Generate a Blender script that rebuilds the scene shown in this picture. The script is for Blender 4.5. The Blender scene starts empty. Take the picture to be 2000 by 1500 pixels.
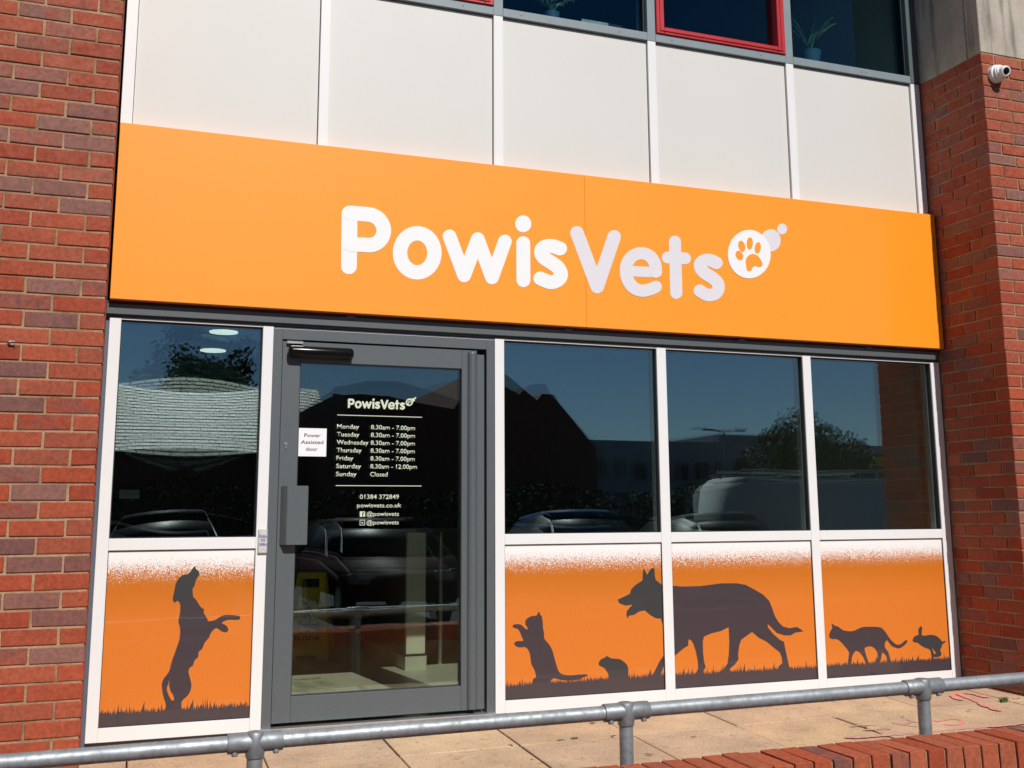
import bpy, bmesh, math, random
from mathutils import Vector, Matrix, noise as mnoise
random.seed(7)
R = math.radians
SC = bpy.context.scene
COL = SC.collection

# ---------------------------------------------------------------- camera, world, sun, exposure
CAM = Vector((0.0333, -5.6874, 1.0282))
CR = Vector((0.936104, -0.351675, -0.005818))
CU = Vector((-0.054482, -0.161323, 0.985397))
CF = Vector((0.347478, 0.922117, 0.170175))
FPX, PPX, PPY = 2118.516, 13.388, -104.828
cd = bpy.data.cameras.new('camera'); cam = bpy.data.objects.new('camera', cd); COL.objects.link(cam)
cam.matrix_world = Matrix(((CR.x, CU.x, -CF.x, CAM.x), (CR.y, CU.y, -CF.y, CAM.y), (CR.z, CU.z, -CF.z, CAM.z), (0, 0, 0, 1)))
cd.sensor_fit = 'HORIZONTAL'; cd.sensor_width = 36.0
cd.lens = FPX * 36 / 2000
cd.shift_x = -PPX / 2000; cd.shift_y = PPY / 2000
cd.clip_start = 0.05; cd.clip_end = 3000
SC.camera = cam

SUN_EL, SUN_AZ = 44.5, 5.5          # azimuth: degrees towards +x from the facade's outward normal
world = bpy.data.worlds.new("World"); SC.world = world; world.use_nodes = True
wn = world.node_tree.nodes; wl = world.node_tree.links
for n in list(wn): wn.remove(n)
sky = wn.new('ShaderNodeTexSky'); sky.sky_type = 'NISHITA'; sky.sun_disc = False
sky.sun_elevation = R(SUN_EL); sky.sun_rotation = R(180 - SUN_AZ)
sky.air_density = 0.9; sky.dust_density = 0.05; sky.ozone_density = 6.0; sky.altitude = 50
bg = wn.new('ShaderNodeBackground'); bg.inputs['Strength'].default_value = 0.05
wo = wn.new('ShaderNodeOutputWorld')
wl.new(sky.outputs[0], bg.inputs[0]); wl.new(bg.outputs[0], wo.inputs[0])
sl = bpy.data.lights.new('sun', 'SUN'); sl.energy = 5.0; sl.angle = R(0.5); sl.color = (1.0, 0.965, 0.91)
sun = bpy.data.objects.new('sun', sl); COL.objects.link(sun)
tosun = Vector((math.sin(R(SUN_AZ)) * math.cos(R(SUN_EL)), -math.cos(R(SUN_AZ)) * math.cos(R(SUN_EL)), math.sin(R(SUN_EL))))
sun.rotation_euler = tosun.to_track_quat('Z', 'Y').to_euler(); sun.location = (2, -8, 9)
SC.view_settings.view_transform = 'Standard'; SC.view_settings.look = 'None'
SC.view_settings.exposure = -0.14; SC.view_settings.gamma = 1.0; SC.view_settings.use_curve_mapping = False
SC.render.engine = 'CYCLES'
SC.cycles.max_bounces = 10; SC.cycles.transparent_max_bounces = 16; SC.cycles.glossy_bounces = 6

# ---------------------------------------------------------------- pixel <-> place
def ray(u, v): return CF + CR * ((u - 1000 - PPX) / FPX) - CU * ((v - 750 - PPY) / FPX)
def at_y(u, v, y):
    d = ray(u, v); return CAM + d * ((y - CAM.y) / d.y)
def at_x(u, v, x):
    d = ray(u, v); return CAM + d * ((x - CAM.x) / d.x)
def at_z(u, v, z):
    d = ray(u, v); return CAM + d * ((z - CAM.z) / d.z)
def proj(p):
    d = Vector(p) - CAM; z = d.dot(CF)
    return (1000 + PPX + FPX * d.dot(CR) / z, 750 + PPY - FPX * d.dot(CU) / z)
def in_view(p, m=15):
    u, v = proj(p); return -m < u < 2000 + m and -m < v < 1500 + m

# ---------------------------------------------------------------- mesh helpers
def mesh_of(bm, name, mats, smooth=False):
    me = bpy.data.meshes.new(name); bm.to_mesh(me); bm.free()
    for m in (mats if isinstance(mats, (list, tuple)) else [mats]): me.materials.append(m)
    if smooth:
        for p in me.polygons: p.use_smooth = True
    return me
def put(name, me, parent=None, loc=None, rot=None, **kw):
    o = bpy.data.objects.new(name, me); COL.objects.link(o)
    if parent is not None:
        o.parent = parent
        pw = parent.get('_o', None)
        if loc is None: o.location = -Vector(parent['_o']) if pw is not None else (0, 0, 0)
        else: o.location = Vector(loc) - (Vector(parent['_o']) if pw is not None else Vector((0, 0, 0)))
    elif loc is not None: o.location = loc
    o['_o'] = list(Vector(loc) if loc is not None else Vector((0, 0, 0)))
    if rot is not None: o.rotation_euler = rot
    for k, v in kw.items(): o[k] = v
    return o
def obj(name, bm, mats, parent=None, smooth=False, **kw):
    return put(name, mesh_of(bm, name, mats, smooth), parent, **kw)
def thing(name, label, cat, loc=(0, 0, 0), group=None):
    o = bpy.data.objects.new(name, None); COL.objects.link(o); o.empty_display_size = 0.1
    o.location = loc; o['_o'] = list(loc); o['label'] = label; o['category'] = cat
    if group: o['group'] = group
    return o
def box(bm, x0, x1, y0, y1, z0, z1, c=0.0):
    if c <= 0:
        vs = [bm.verts.new((x, y, z)) for x in (x0, x1) for y in (y0, y1) for z in (z0, z1)]
        for f in ((0, 1, 3, 2), (4, 6, 7, 5), (0, 4, 5, 1), (2, 3, 7, 6), (0, 2, 6, 4), (1, 5, 7, 3)):
            bm.faces.new([vs[i] for i in f])
        return vs
    t = bmesh.new(); pts = []
    for sx, x in ((1, x0), (-1, x1)):
        for sy, y in ((1, y0), (-1, y1)):
            for sz, z in ((1, z0), (-1, z1)):
                pts += [(x, y + sy * c, z + sz * c), (x + sx * c, y, z + sz * c), (x + sx * c, y + sy * c, z)]
    hv = [t.verts.new(p) for p in pts]
    bmesh.ops.convex_hull(t, input=hv)
    bmesh.ops.dissolve_limit(t, angle_limit=0.01, verts=t.verts[:], edges=t.edges[:])
    m = {}
    for v in t.verts: m[v] = bm.verts.new(v.co)
    for f in t.faces: bm.faces.new([m[v] for v in f.verts])
    t.free()
    return list(m.values())
def B(*a, c=0.0):
    bm = bmesh.new(); box(bm, *a, c=c); return bm
def cyl(bm, a, b, r0, r1=None, n=20, cap=True, rings=1):
    a, b = Vector(a), Vector(b); r1 = r0 if r1 is None else r1
    d = (b - a).normalized(); s = d.orthogonal().normalized(); t = d.cross(s)
    R0 = [[bm.verts.new(a.lerp(b, k / rings) + (s * math.cos(i * 2 * math.pi / n) + t * math.sin(i * 2 * math.pi / n)) * (r0 + (r1 - r0) * k / rings)) for i in range(n)] for k in range(rings + 1)]
    for k in range(rings):
        for i in range(n): bm.faces.new((R0[k][i], R0[k][(i + 1) % n], R0[k + 1][(i + 1) % n], R0[k + 1][i]))
    if cap: bm.faces.new(R0[0][::-1]); bm.faces.new(R0[-1])
    return R0
def lathe(bm, a, d, prof, n=28):
    """prof: list of (t along d, radius)"""
    a = Vector(a); d = Vector(d).normalized(); s = d.orthogonal().normalized(); t = d.cross(s); rs = []
    for (h, r) in prof:
        rs.append([bm.verts.new(a + d * h + (s * math.cos(i * 2 * math.pi / n) + t * math.sin(i * 2 * math.pi / n)) * r) for i in range(n)])
    for k in range(len(rs) - 1):
        for i in range(n): bm.faces.new((rs[k][i], rs[k][(i + 1) % n], rs[k + 1][(i + 1) % n], rs[k + 1][i]))
    bm.faces.new(rs[0][::-1]); bm.faces.new(rs[-1])
def prism_y(bm, pts, y0, y1):
    """pts: list of (x,z); a solid slab between y0 (front, towards -y) and y1"""
    f = [bm.verts.new((x, y0, z)) for x, z in pts]; b = [bm.verts.new((x, y1, z)) for x, z in pts]
    faces = [bm.faces.new(f), bm.faces.new(b[::-1])]
    for q in faces: q.normal_update()
    n = len(pts)
    for i in range(n): bm.faces.new((f[i], b[i], b[(i + 1) % n], f[(i + 1) % n]))
    bmesh.ops.triangulate(bm, faces=faces, ngon_method='EAR_CLIP')
    bmesh.ops.recalc_face_normals(bm, faces=bm.faces[:])
def autosmooth(o, ang=35):
    for p in o.data.polygons: p.use_smooth = True
    try: o.data.set_sharp_from_angle(angle=R(ang))
    except Exception: pass

# ---------------------------------------------------------------- materials
def nt(name):
    m = bpy.data.materials.new(name); m.use_nodes = True
    t = m.node_tree; b = t.nodes['Principled BSDF']; return m, t.nodes, t.links, b
def setp(b, rough=None, metal=None, spec=None, coat=None, coat_r=None):
    if rough is not None: b.inputs['Roughness'].default_value = rough
    if metal is not None: b.inputs['Metallic'].default_value = metal
    if spec is not None: b.inputs['Specular IOR Level'].default_value = spec
    if coat is not None: b.inputs['Coat Weight'].default_value = coat
    if coat_r is not None: b.inputs['Coat Roughness'].default_value = coat_r
def noise_node(N, L, scale, detail=4, coord='Object', rough=0.55, vec=None):
    if vec is None:
        tc = N.new('ShaderNodeTexCoord'); vec = tc.outputs[coord]
    n = N.new('ShaderNodeTexNoise'); n.inputs['Scale'].default_value = scale; n.inputs['Detail'].default_value = detail
    n.inputs['Roughness'].default_value = rough
    L.new(vec, n.inputs['Vector']); return n
def ramp(N, L, src, stops, interp='LINEAR'):
    r = N.new('ShaderNodeValToRGB'); e = r.color_ramp.elements; r.color_ramp.interpolation = interp
    e[0].position = stops[0][0]; e[0].color = (*stops[0][1], 1)
    e[1].position = stops[-1][0]; e[1].color = (*stops[-1][1], 1)
    for p, c in stops[1:-1]:
        q = e.new(p); q.color = (*c, 1)
    L.new(src, r.inputs[0]); return r
def bump(N, L, b, src, strength=0.3, dist=0.002, prev=None):
    k = N.new('ShaderNodeBump'); k.inputs['Strength'].default_value = strength; k.inputs['Distance'].default_value = dist
    L.new(src, k.inputs['Height'])
    if prev: L.new(prev.outputs[0], k.inputs['Normal'])
    L.new(k.outputs[0], b.inputs['Normal']); return k
def mixc(N, L, fac, a, b, mode='MIX'):
    m = N.new('ShaderNodeMix'); m.data_type = 'RGBA'; m.blend_type = mode
    for s, v in ((0, fac), (6, a), (7, b)):
        if isinstance(v, (int, float)): m.inputs[s].default_value = v
        elif isinstance(v, tuple): m.inputs[s].default_value = (*v, 1)
        else: L.new(v, m.inputs[s])
    return m.outputs[2]
def M_plain(name, c, rough=0.5, metal=0, spec=0.5, var=0.06, scale=14, bmp=0.0, bscale=200, coat=None, coat_r=0.05):
    m, N, L, b = nt(name); setp(b, rough, metal, spec, coat, coat_r if coat else None)
    n = noise_node(N, L, scale)
    r = ramp(N, L, n.outputs[0], [(0.3, tuple(x * (1 - var) for x in c)), (0.7, tuple(min(1, x * (1 + var)) for x in c))])
    L.new(r.outputs[0], b.inputs['Base Color'])
    if bmp:
        n2 = noise_node(N, L, bscale, 3); bump(N, L, b, n2.outputs[0], bmp, 0.0006)
    return m

def M_brick(name, off=0.0, bloom=True):
    m, N, L, b = nt(name); setp(b, 0.85, 0, 0.25)
    oi_ = N.new('ShaderNodeObjectInfo'); tc = N.new('ShaderNodeTexCoord'); gi_ = N.new('ShaderNodeNewGeometry')
    oa = N.new('ShaderNodeMath'); oa.operation = 'ADD'; L.new(oi_.outputs['Random'], oa.inputs[0]); L.new(gi_.outputs['Random Per Island'], oa.inputs[1])
    of_ = N.new('ShaderNodeMath'); of_.operation = 'FRACT'; L.new(oa.outputs[0], of_.inputs[0])
    class oi: outputs = {'Random': of_.outputs[0]}
    add = N.new('ShaderNodeVectorMath'); add.operation = 'MULTIPLY_ADD'
    cmb = N.new('ShaderNodeCombineXYZ')
    for i in range(3): L.new(oi.outputs['Random'], cmb.inputs[i])
    L.new(cmb.outputs[0], add.inputs[0]); add.inputs[1].default_value = (37, 53, 71); L.new(tc.outputs['Object'], add.inputs[2])
    vec = add.outputs[0]
    cs = (lambda c: c) if bloom else (lambda c: (min(1, c[0] * 1.16), c[1] * 1.22, c[2] * 1.12))
    red = ramp(N, L, oi.outputs['Random'], [(p_, cs(c_)) for p_, c_ in [(0.0, (0.36, 0.068, 0.030)), (0.2, (0.28, 0.050, 0.025)), (0.4, (0.37, 0.095, 0.050)), (0.6, (0.33, 0.062, 0.028)), (0.8, (0.30, 0.078, 0.042)), (1.0, (0.38, 0.078, 0.036))]])
    mauve = ramp(N, L, oi.outputs['Random'], [(0.0, (0.185, 0.072, 0.058)), (0.5, (0.25, 0.115, 0.092)), (1.0, (0.165, 0.070, 0.062))])
    # how mauve: only some bricks, in smoky patches heavier towards the arrises
    sel = N.new('ShaderNodeMath'); sel.operation = 'FRACT'
    mul = N.new('ShaderNodeMath'); mul.operation = 'MULTIPLY'; L.new(oi.outputs['Random'], mul.inputs[0]); mul.inputs[1].default_value = 17.31
    L.new(mul.outputs[0], sel.inputs[0])
    selr = ramp(N, L, sel.outputs[0], [(0.0, (0, 0, 0)), (0.58 + off * .6, (0.04, 0.04, 0.04)), (0.76 + off * .5, (0.38, 0.38, 0.38)), (0.86 + off * .4, (0.62, 0.62, 0.62)), (1.0, (.8 - off, .8 - off, .8 - off))])
    big = noise_node(N, L, 14, 3, vec=vec)
    ad = N.new('ShaderNodeMath'); ad.operation = 'ADD'; L.new(selr.outputs[0], ad.inputs[0]); L.new(big.outputs[0], ad.inputs[1])
    mk = ramp(N, L, ad.outputs[0], [(0.66, (0, 0, 0)), (1.15, (1, 1, 1))])
    base = mixc(N, L, mk.outputs[0], red.outputs[0], mauve.outputs[0])
    if bloom:   # rain-washed pale bloom, stronger high on the wall
        ge = N.new('ShaderNodeNewGeometry'); sp = N.new('ShaderNodeSeparateXYZ'); L.new(ge.outputs['Position'], sp.inputs[0])
        mr = N.new('ShaderNodeMapRange'); L.new(sp.outputs[2], mr.inputs[0]); mr.inputs[1].default_value = 1.4; mr.inputs[2].default_value = 3.6; mr.inputs[4].default_value = .24
        bn = noise_node(N, L, 22, 4, vec=vec); br = ramp(N, L, bn.outputs[0], [(.35, (0, 0, 0)), (.65, (1, 1, 1))])
        mm = N.new('ShaderNodeMath'); mm.operation = 'MULTIPLY'; L.new(mr.outputs[0], mm.inputs[0]); L.new(br.outputs[0], mm.inputs[1])
        base = mixc(N, L, mm.outputs[0], base, (0.43, 0.215, 0.165))
    mid = noise_node(N, L, 55, 5, vec=vec, rough=0.7)
    r2 = ramp(N, L, mid.outputs[0], [(0.3, (0.70, 0.70, 0.71)), (0.7, (1.24, 1.22, 1.20))])
    base = mixc(N, L, 1.0, base, r2.outputs[0], 'MULTIPLY')
    # fine dark pits and pale sand specks
    v = N.new('ShaderNodeTexVoronoi'); v.inputs['Scale'].default_value = 160; L.new(vec, v.inputs['Vector'])
    pr = ramp(N, L, v.outputs['Distance'], [(0.10, (0.25, 0.25, 0.25)), (0.2, (1, 1, 1))])
    pf = noise_node(N, L, 60, 2, vec=vec)
    pfr = ramp(N, L, pf.outputs[0], [(0.5, (0, 0, 0)), (0.62, (1, 1, 1))])
    pit = mixc(N, L, pfr.outputs[0], (1, 1, 1), pr.outputs[0])
    base = mixc(N, L, 1.0, base, pit, 'MULTIPLY')
    v2 = N.new('ShaderNodeTexVoronoi'); v2.inputs['Scale'].default_value = 95; L.new(vec, v2.inputs['Vector'])
    sr = ramp(N, L, v2.outputs['Distance'], [(0.06, (0.5, 0.5, 0.5)), (0.12, (0, 0, 0))])
    base = mixc(N, L, sr.outputs[0], base, (0.62, 0.36, 0.24))
    L.new(base, b.inputs['Base Color'])
    fn = noise_node(N, L, 240, 4, vec=vec, rough=0.7)
    k = bump(N, L, b, mid.outputs[0], 0.5, 0.0022)
    bump(N, L, b, fn.outputs[0], 0.55, 0.0010, prev=k)
    return m
def M_mortar(name):
    m, N, L, b = nt(name); setp(b, 0.95, 0, 0.1)
    n = noise_node(N, L, 6, 5); n2 = noise_node(N, L, 120, 4)
    r = ramp(N, L, n.outputs[0], [(0.25, (0.13, 0.09, 0.055)), (0.42, (0.33, 0.205, 0.115)), (0.6, (0.44, 0.285, 0.175)), (0.8, (0.23, 0.16, 0.10))])
    r2 = ramp(N, L, n2.outputs[0], [(0.3, (0.75, 0.75, 0.75)), (0.7, (1.15, 1.15, 1.15))])
    L.new(mixc(N, L, 1.0, r.outputs[0], r2.outputs[0], 'MULTIPLY'), b.inputs['Base Color'])
    bump(N, L, b, n2.outputs[0], 0.7, 0.003)
    return m
def M_concrete(name):
    m, N, L, b = nt(name); setp(b, 0.9, 0, 0.2)
    n = noise_node(N, L, 3.0, 6); n2 = noise_node(N, L, 90, 5)
    tc = N.new('ShaderNodeTexCoord'); mp = N.new('ShaderNodeMapping'); mp.inputs['Scale'].default_value = (9, 9, 1.1)
    L.new(tc.outputs['Object'], mp.inputs[0]); n3 = noise_node(N, L, 1.6, 5, vec=mp.outputs[0])
    r = ramp(N, L, n.outputs[0], [(0.3, (0.36, 0.31, 0.255)), (0.7, (0.50, 0.44, 0.37))])
    r3 = ramp(N, L, n3.outputs[0], [(0.33, (0.42, 0.42, 0.44)), (0.5, (1, 1, 1)), (0.7, (1.12, 1.12, 1.12))])
    c = mixc(N, L, 0.8, r.outputs[0], r3.outputs[0], 'MULTIPLY')
    r2 = ramp(N, L, n2.outputs[0], [(0.35, (0.88, 0.88, 0.88)), (0.65, (1.08, 1.08, 1.08))])
    L.new(mixc(N, L, 1.0, c, r2.outputs[0], 'MULTIPLY'), b.inputs['Base Color'])
    bump(N, L, b, n2.outputs[0], 0.35, 0.002); return m
def M_slab(name):
    m, N, L, b = nt(name); setp(b, 0.92, 0, 0.2)
    oi = N.new('ShaderNodeObjectInfo')
    n = noise_node(N, L, 3.5, 6); n2 = noise_node(N, L, 130, 5, rough=0.8); n3 = noise_node(N, L, 22, 5)
    a = ramp(N, L, oi.outputs['Random'], [(0, (0.54, 0.365, 0.225)), (0.35, (0.50, 0.345, 0.235)), (0.65, (0.56, 0.39, 0.245)), (1, (0.47, 0.325, 0.225))])
    r = ramp(N, L, n.outputs[0], [(0.3, (0.78, 0.78, 0.79)), (0.7, (1.12, 1.11, 1.09))])
    c = mixc(N, L, 1.0, a.outputs[0], r.outputs[0], 'MULTIPLY')
    r3 = ramp(N, L, n3.outputs[0], [(0.30, (0.62, 0.58, 0.55)), (0.40, (1, 1, 1))])
    c = mixc(N, L, 0.7, c, r3.outputs[0], 'MULTIPLY')
    r2 = ramp(N, L, n2.outputs[0], [(0.34, (0.58, 0.56, 0.54)), (0.5, (1, 1, 1)), (0.66, (1.28, 1.28, 1.28))])
    L.new(mixc(N, L, 1.0, c, r2.outputs[0], 'MULTIPLY'), b.inputs['Base Color'])
    bump(N, L, b, n2.outputs[0], 0.5, 0.0015); return m
def M_galv(name, base=0.40):
    m, N, L, b = nt(name); setp(b, 0.5, 0.55, 0.5)
    n = noise_node(N, L, 45, 5); n2 = noise_node(N, L, 9, 4)
    r = ramp(N, L, n.outputs[0], [(0.3, (base * 0.60, base * 0.66, base * 0.70)), (0.7, (base * 1.0, base * 1.08, base * 1.14))])
    r2 = ramp(N, L, n2.outputs[0], [(0.3, (0.82, 0.81, 0.8)), (0.7, (1.08, 1.08, 1.08))])
    L.new(mixc(N, L, 1.0, r.outputs[0], r2.outputs[0], 'MULTIPLY'), b.inputs['Base Color'])
    rr = ramp(N, L, n.outputs[0], [(0.3, (0.60,) * 3), (0.7, (0.44,) * 3)]); L.new(rr.outputs[0], b.inputs['Roughness'])
    bump(N, L, b, n.outputs[0], 0.15, 0.0008); return m
def M_glass(name, tint=(0.62, 0.68, 0.66), gain=2.0, base=0.02, rtint=(0.86, 0.95, 1.0)):
    m, N, L, b = nt(name)
    out = N['Material Output']; N.remove(b)
    tr = N.new('ShaderNodeBsdfTransparent'); tr.inputs[0].default_value = (*tint, 1)
    gl = N.new('ShaderNodeBsdfGlossy'); gl.inputs['Roughness'].default_value = 0.0; gl.inputs['Color'].default_value = (*rtint, 1)
    # Schlick reflectance of a thin pane, the same from both sides
    ge = N.new('ShaderNodeNewGeometry'); dt = N.new('ShaderNodeVectorMath'); dt.operation = 'DOT_PRODUCT'
    L.new(ge.outputs['Incoming'], dt.inputs[0]); L.new(ge.outputs['Normal'], dt.inputs[1])
    ab = N.new('ShaderNodeMath'); ab.operation = 'ABSOLUTE'; L.new(dt.outputs['Value'], ab.inputs[0])
    om = N.new('ShaderNodeMath'); om.operation = 'SUBTRACT'; om.inputs[0].default_value = 1.0; L.new(ab.outputs[0], om.inputs[1])
    p5 = N.new('ShaderNodeMath'); p5.operation = 'POWER'; L.new(om.outputs[0], p5.inputs[0]); p5.inputs[1].default_value = 5
    fr = N.new('ShaderNodeMath'); fr.operation = 'MULTIPLY_ADD'; L.new(p5.outputs[0], fr.inputs[0]); fr.inputs[1].default_value = 0.96; fr.inputs[2].default_value = 0.04
    ma = N.new('ShaderNodeMath'); ma.operation = 'MULTIPLY_ADD'; ma.use_clamp = True
    L.new(fr.outputs[0], ma.inputs[0]); ma.inputs[1].default_value = gain; ma.inputs[2].default_value = base
    mx = N.new('ShaderNodeMixShader'); L.new(ma.outputs[0], mx.inputs[0]); L.new(tr.outputs[0], mx.inputs[1]); L.new(gl.outputs[0], mx.inputs[2])
    L.new(mx.outputs[0], out.inputs[0]); return m
def M_print(name, top, h):
    """orange printed film: white fading through a stipple into orange at the top"""
    m, N, L, b = nt(name); setp(b, 0.35, 0, 0.4, 0.7, 0.02)
    tc = N.new('ShaderNodeTexCoord'); sp = N.new('ShaderNodeSeparateXYZ'); L.new(tc.outputs['Object'], sp.inputs[0])
    t = N.new('ShaderNodeMapRange'); L.new(sp.outputs[2], t.inputs[0])
    t.inputs[1].default_value = top - h; t.inputs[2].default_value = top; t.inputs[3].default_value = 0; t.inputs[4].default_value = 1.3
    n = N.new('ShaderNodeTexNoise'); n.inputs['Scale'].default_value = 290; n.inputs['Detail'].default_value = 1.0; L.new(tc.outputs['Object'], n.inputs['Vector'])
    # keep = grain < t  (grain is centred on 0.5)
    g = N.new('ShaderNodeMapRange'); L.new(n.outputs[0], g.inputs[0]); g.inputs[1].default_value = 0.27; g.inputs[2].default_value = 0.73
    pw = N.new('ShaderNodeMath'); pw.operation = 'POWER'; L.new(t.outputs[0], pw.inputs[0]); pw.inputs[1].default_value = 1.2
    d = N.new('ShaderNodeMath'); d.operation = 'SUBTRACT'; L.new(pw.outputs[0], d.inputs[0]); L.new(g.outputs[0], d.inputs[1])
    k = N.new('ShaderNodeMapRange'); L.new(d.outputs[0], k.inputs[0]); k.inputs[1].default_value = 0.015; k.inputs[2].default_value = 0.22
    n2 = noise_node(N, L, 500, 2)
    o = ramp(N, L, n2.outputs[0], [(0.35, (0.62, 0.165, 0.020)), (0.65, (0.72, 0.21, 0.030))])
    lo = N.new('ShaderNodeMapRange'); L.new(sp.outputs[2], lo.inputs[0]); lo.inputs[1].default_value = top - 0.34; lo.inputs[2].default_value = top - 0.10
    oc = mixc(N, L, lo.outputs[0], o.outputs[0], (0.52, 0.150, 0.010))
    L.new(mixc(N, L, k.outputs[0], oc, (0.86, 0.85, 0.84)), b.inputs['Base Color'])
    return m

brickM = M_brick('brick_clay'); copM = M_brick('coping_brick_clay', .24, False); mortarM = M_mortar('mortar'); concM = M_concrete('concrete'); slabM = M_slab('paving_concrete')
whiteM = M_plain('white_powder_coat', (0.770, 0.768, 0.772), 0.38, var=0.015, scale=3, bmp=0.04)
creamM = M_plain('cream_cladding', (0.645, 0.628, 0.598), 0.5, var=0.02, scale=1.2, bmp=0.08, bscale=260)
greyM = M_plain('grey_powder_coat', (0.092, 0.106, 0.113), 0.45, var=0.05, scale=60, bmp=0.12, bscale=420)
sillM = M_plain('pale_grey_sill', (0.215, 0.262, 0.285), 0.45, var=0.06, scale=9, bmp=0.1)
redM = M_plain('red_window_frame', (0.46, 0.022, 0.030), 0.4, var=0.12, scale=10, bmp=0.06)
blackM = M_plain('black_gasket', (0.012, 0.012, 0.013), 0.6, var=0.1)
blackGloss = M_plain('black_gloss', (0.006, 0.006, 0.006), 0.2, spec=.22, var=0.1)
brownM = M_plain('dark_backing_strip', (0.055, 0.034, 0.028), 0.7, var=0.2, scale=20)
aluM = M_plain('brushed_aluminium', (0.62, 0.60, 0.59), 0.33, 0.8, var=0.08, scale=30)
orangeM = M_plain('orange_sign_face', (0.94, 0.32, 0.012), 0.42, spec=0.5, var=0.012, scale=2, coat=0.65, coat_r=0.05)
orangeEdge = M_plain('orange_sign_edge', (0.62, 0.15, 0.02), 0.4, var=0.03)
letW = M_plain('white_vinyl', (0.84, 0.84, 0.845), 0.4, var=0.005)
letG = M_plain('pale_grey_vinyl', (0.72, 0.69, 0.73), 0.4, var=0.006)
doorTxt = M_plain('pale_green_vinyl', (0.60, 0.66, 0.52), 0.5, var=0.01)
inkM = M_plain('dark_print_ink', (0.058, 0.043, 0.050), 0.35, var=0.05, scale=300, coat=.7, coat_r=0.02)
inkG = M_plain('charcoal_print_ink', (0.046, 0.046, 0.047), 0.35, var=0.02, scale=300, coat=0.7, coat_r=0.02)
galvM = M_galv('galvanised_steel', 0.41); fitM = M_galv('galvanised_casting', 0.35)
glassM = M_glass('window_glass', (.90, .94, .90), 3.6, .085, (.78, .96, 1.0))
glassUp = M_glass('upper_window_glass', tint=(0.60, 0.78, 0.80), gain=1.5, base=0.02, rtint=(0.16, 0.72, 1.0))
glassDoor = M_glass('door_glass', (.93, .95, .90), 2.9, .05, (.78, .96, 1.0))
cctvM = M_plain('white_plastic', (0.80, 0.79, 0.80), 0.28, var=0.01)
steelM = M_plain('stainless_plate', (0.60, 0.58, 0.56), 0.40, 0.15, var=0.15, scale=60)
blueM = M_plain('blue_print', (0.05, 0.10, 0.45), 0.5)
stickM = M_plain('white_sticker', (0.83, 0.83, 0.84), 0.5, var=0.005)
textDark = M_plain('dark_text', (0.08, 0.07, 0.10), 0.6)

# ================================================================ GROUND
bm = bmesh.new(); box(bm, -400, 400, -420, 60, -1.3, -0.5)
asph = M_plain('asphalt', (0.055, 0.055, 0.057), 0.9, var=0.25, scale=30, bmp=0.4, bscale=120)
obj('ground', bm, asph, kind='structure')

# paving plane falls gently away from the building and rises a little to the right
def gz(x, y): return -0.06 + 0.0104 * x + 0.0434 * y
def gdrop(bm, c=0.0):
    for v in bm.verts: v.co.z += gz(v.co.x, v.co.y)
bm = bmesh.new(); box(bm, -3.2, 8.6, -2.30, 0.15, -0.50, -0.046)
for v in bm.verts:
    if v.co.z > -0.2: v.co.z = gz(v.co.x, v.co.y) - 0.050
    else: v.co.z = -0.6
pave = obj('pavement', bm, mortarM, kind='structure')
yj = [-2.26, -1.672, -1.072, -0.472, 0.128]
for k in range(-7, 12):
    for j in range(4):
        x0 = 1.3888 + 0.6 * k; gap = 0.0035 if random.random() < .6 else 0.006
        bm = bmesh.new()
        ys0, ys1 = yj[j], yj[j + 1]
        vs = box(bm, x0 + gap, x0 + .6 - gap, ys0 + .002, ys1 - .002, -0.050, 0.0, c=0.0035)
        dz = random.uniform(-.0035, .0035)
        for v in bm.verts:
            x, y = v.co.x, v.co.y
            v.co.y = y - 0.0189 * (x - 0); v.co.x = x + 0.0189 * y
            v.co.z += gz(v.co.x, v.co.y) + dz
        obj('paving_slab', bm, slabM, pave)

# red spray marks on the paving
redP = M_plain('pink_spray_paint', (0.66, 0.235, 0.19), 0.85, var=0.25, scale=60)
pinkP = M_plain('faded_pink_spray_paint', (0.52, 0.27, 0.22), 0.9, var=0.25, scale=60)
def mark(strokes, mat, label):
    bm = bmesh.new()
    for k, (pts, w) in enumerate(strokes):
        P = []
        for u, v in pts:
            p = at_z(u, v, -0.05)
            for _ in range(12): p = at_z(u, v, gz(p.x, p.y))
            P.append(p)
        Q = []
        for i in range(len(P) - 1):
            for s in range(6): Q.append(P[i].lerp(P[i + 1], s / 6))
        Q.append(P[-1]); L_, R_ = [], []
        for i, p in enumerate(Q):
            d = (Q[min(i + 1, len(Q) - 1)] - Q[max(i - 1, 0)]); d.z = 0; d.normalize(); n = Vector((-d.y, d.x, 0))
            ww = w * (0.75 + 0.5 * mnoise.noise(p * 25)) * min(1, 0.35 + min(i, len(Q) - 1 - i) * 0.3)
            a = p + n * ww; b = p - n * ww
            for q in (a, b): q.z = gz(q.x, q.y) + 0.0045 + 0.0006 * k
            L_.append(bm.verts.new(a)); R_.append(bm.verts.new(b))
        for i in range(len(Q) - 1): bm.faces.new((L_[i], R_[i], R_[i + 1], L_[i + 1]))
    bmesh.ops.recalc_face_normals(bm, faces=bm.faces[:])
    for f in bm.faces:
        if f.normal.z < 0: f.normal_flip()
    return obj('paint_mark', bm, mat, label=label, category='paint mark')
def z20(l): return [(1820 + a / 11.11, 1300 + b / 11.11) for a, b in l]
def z6(l): return [(1500 + a / 4, 1260 + b / 4) for a, b in l]
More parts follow.
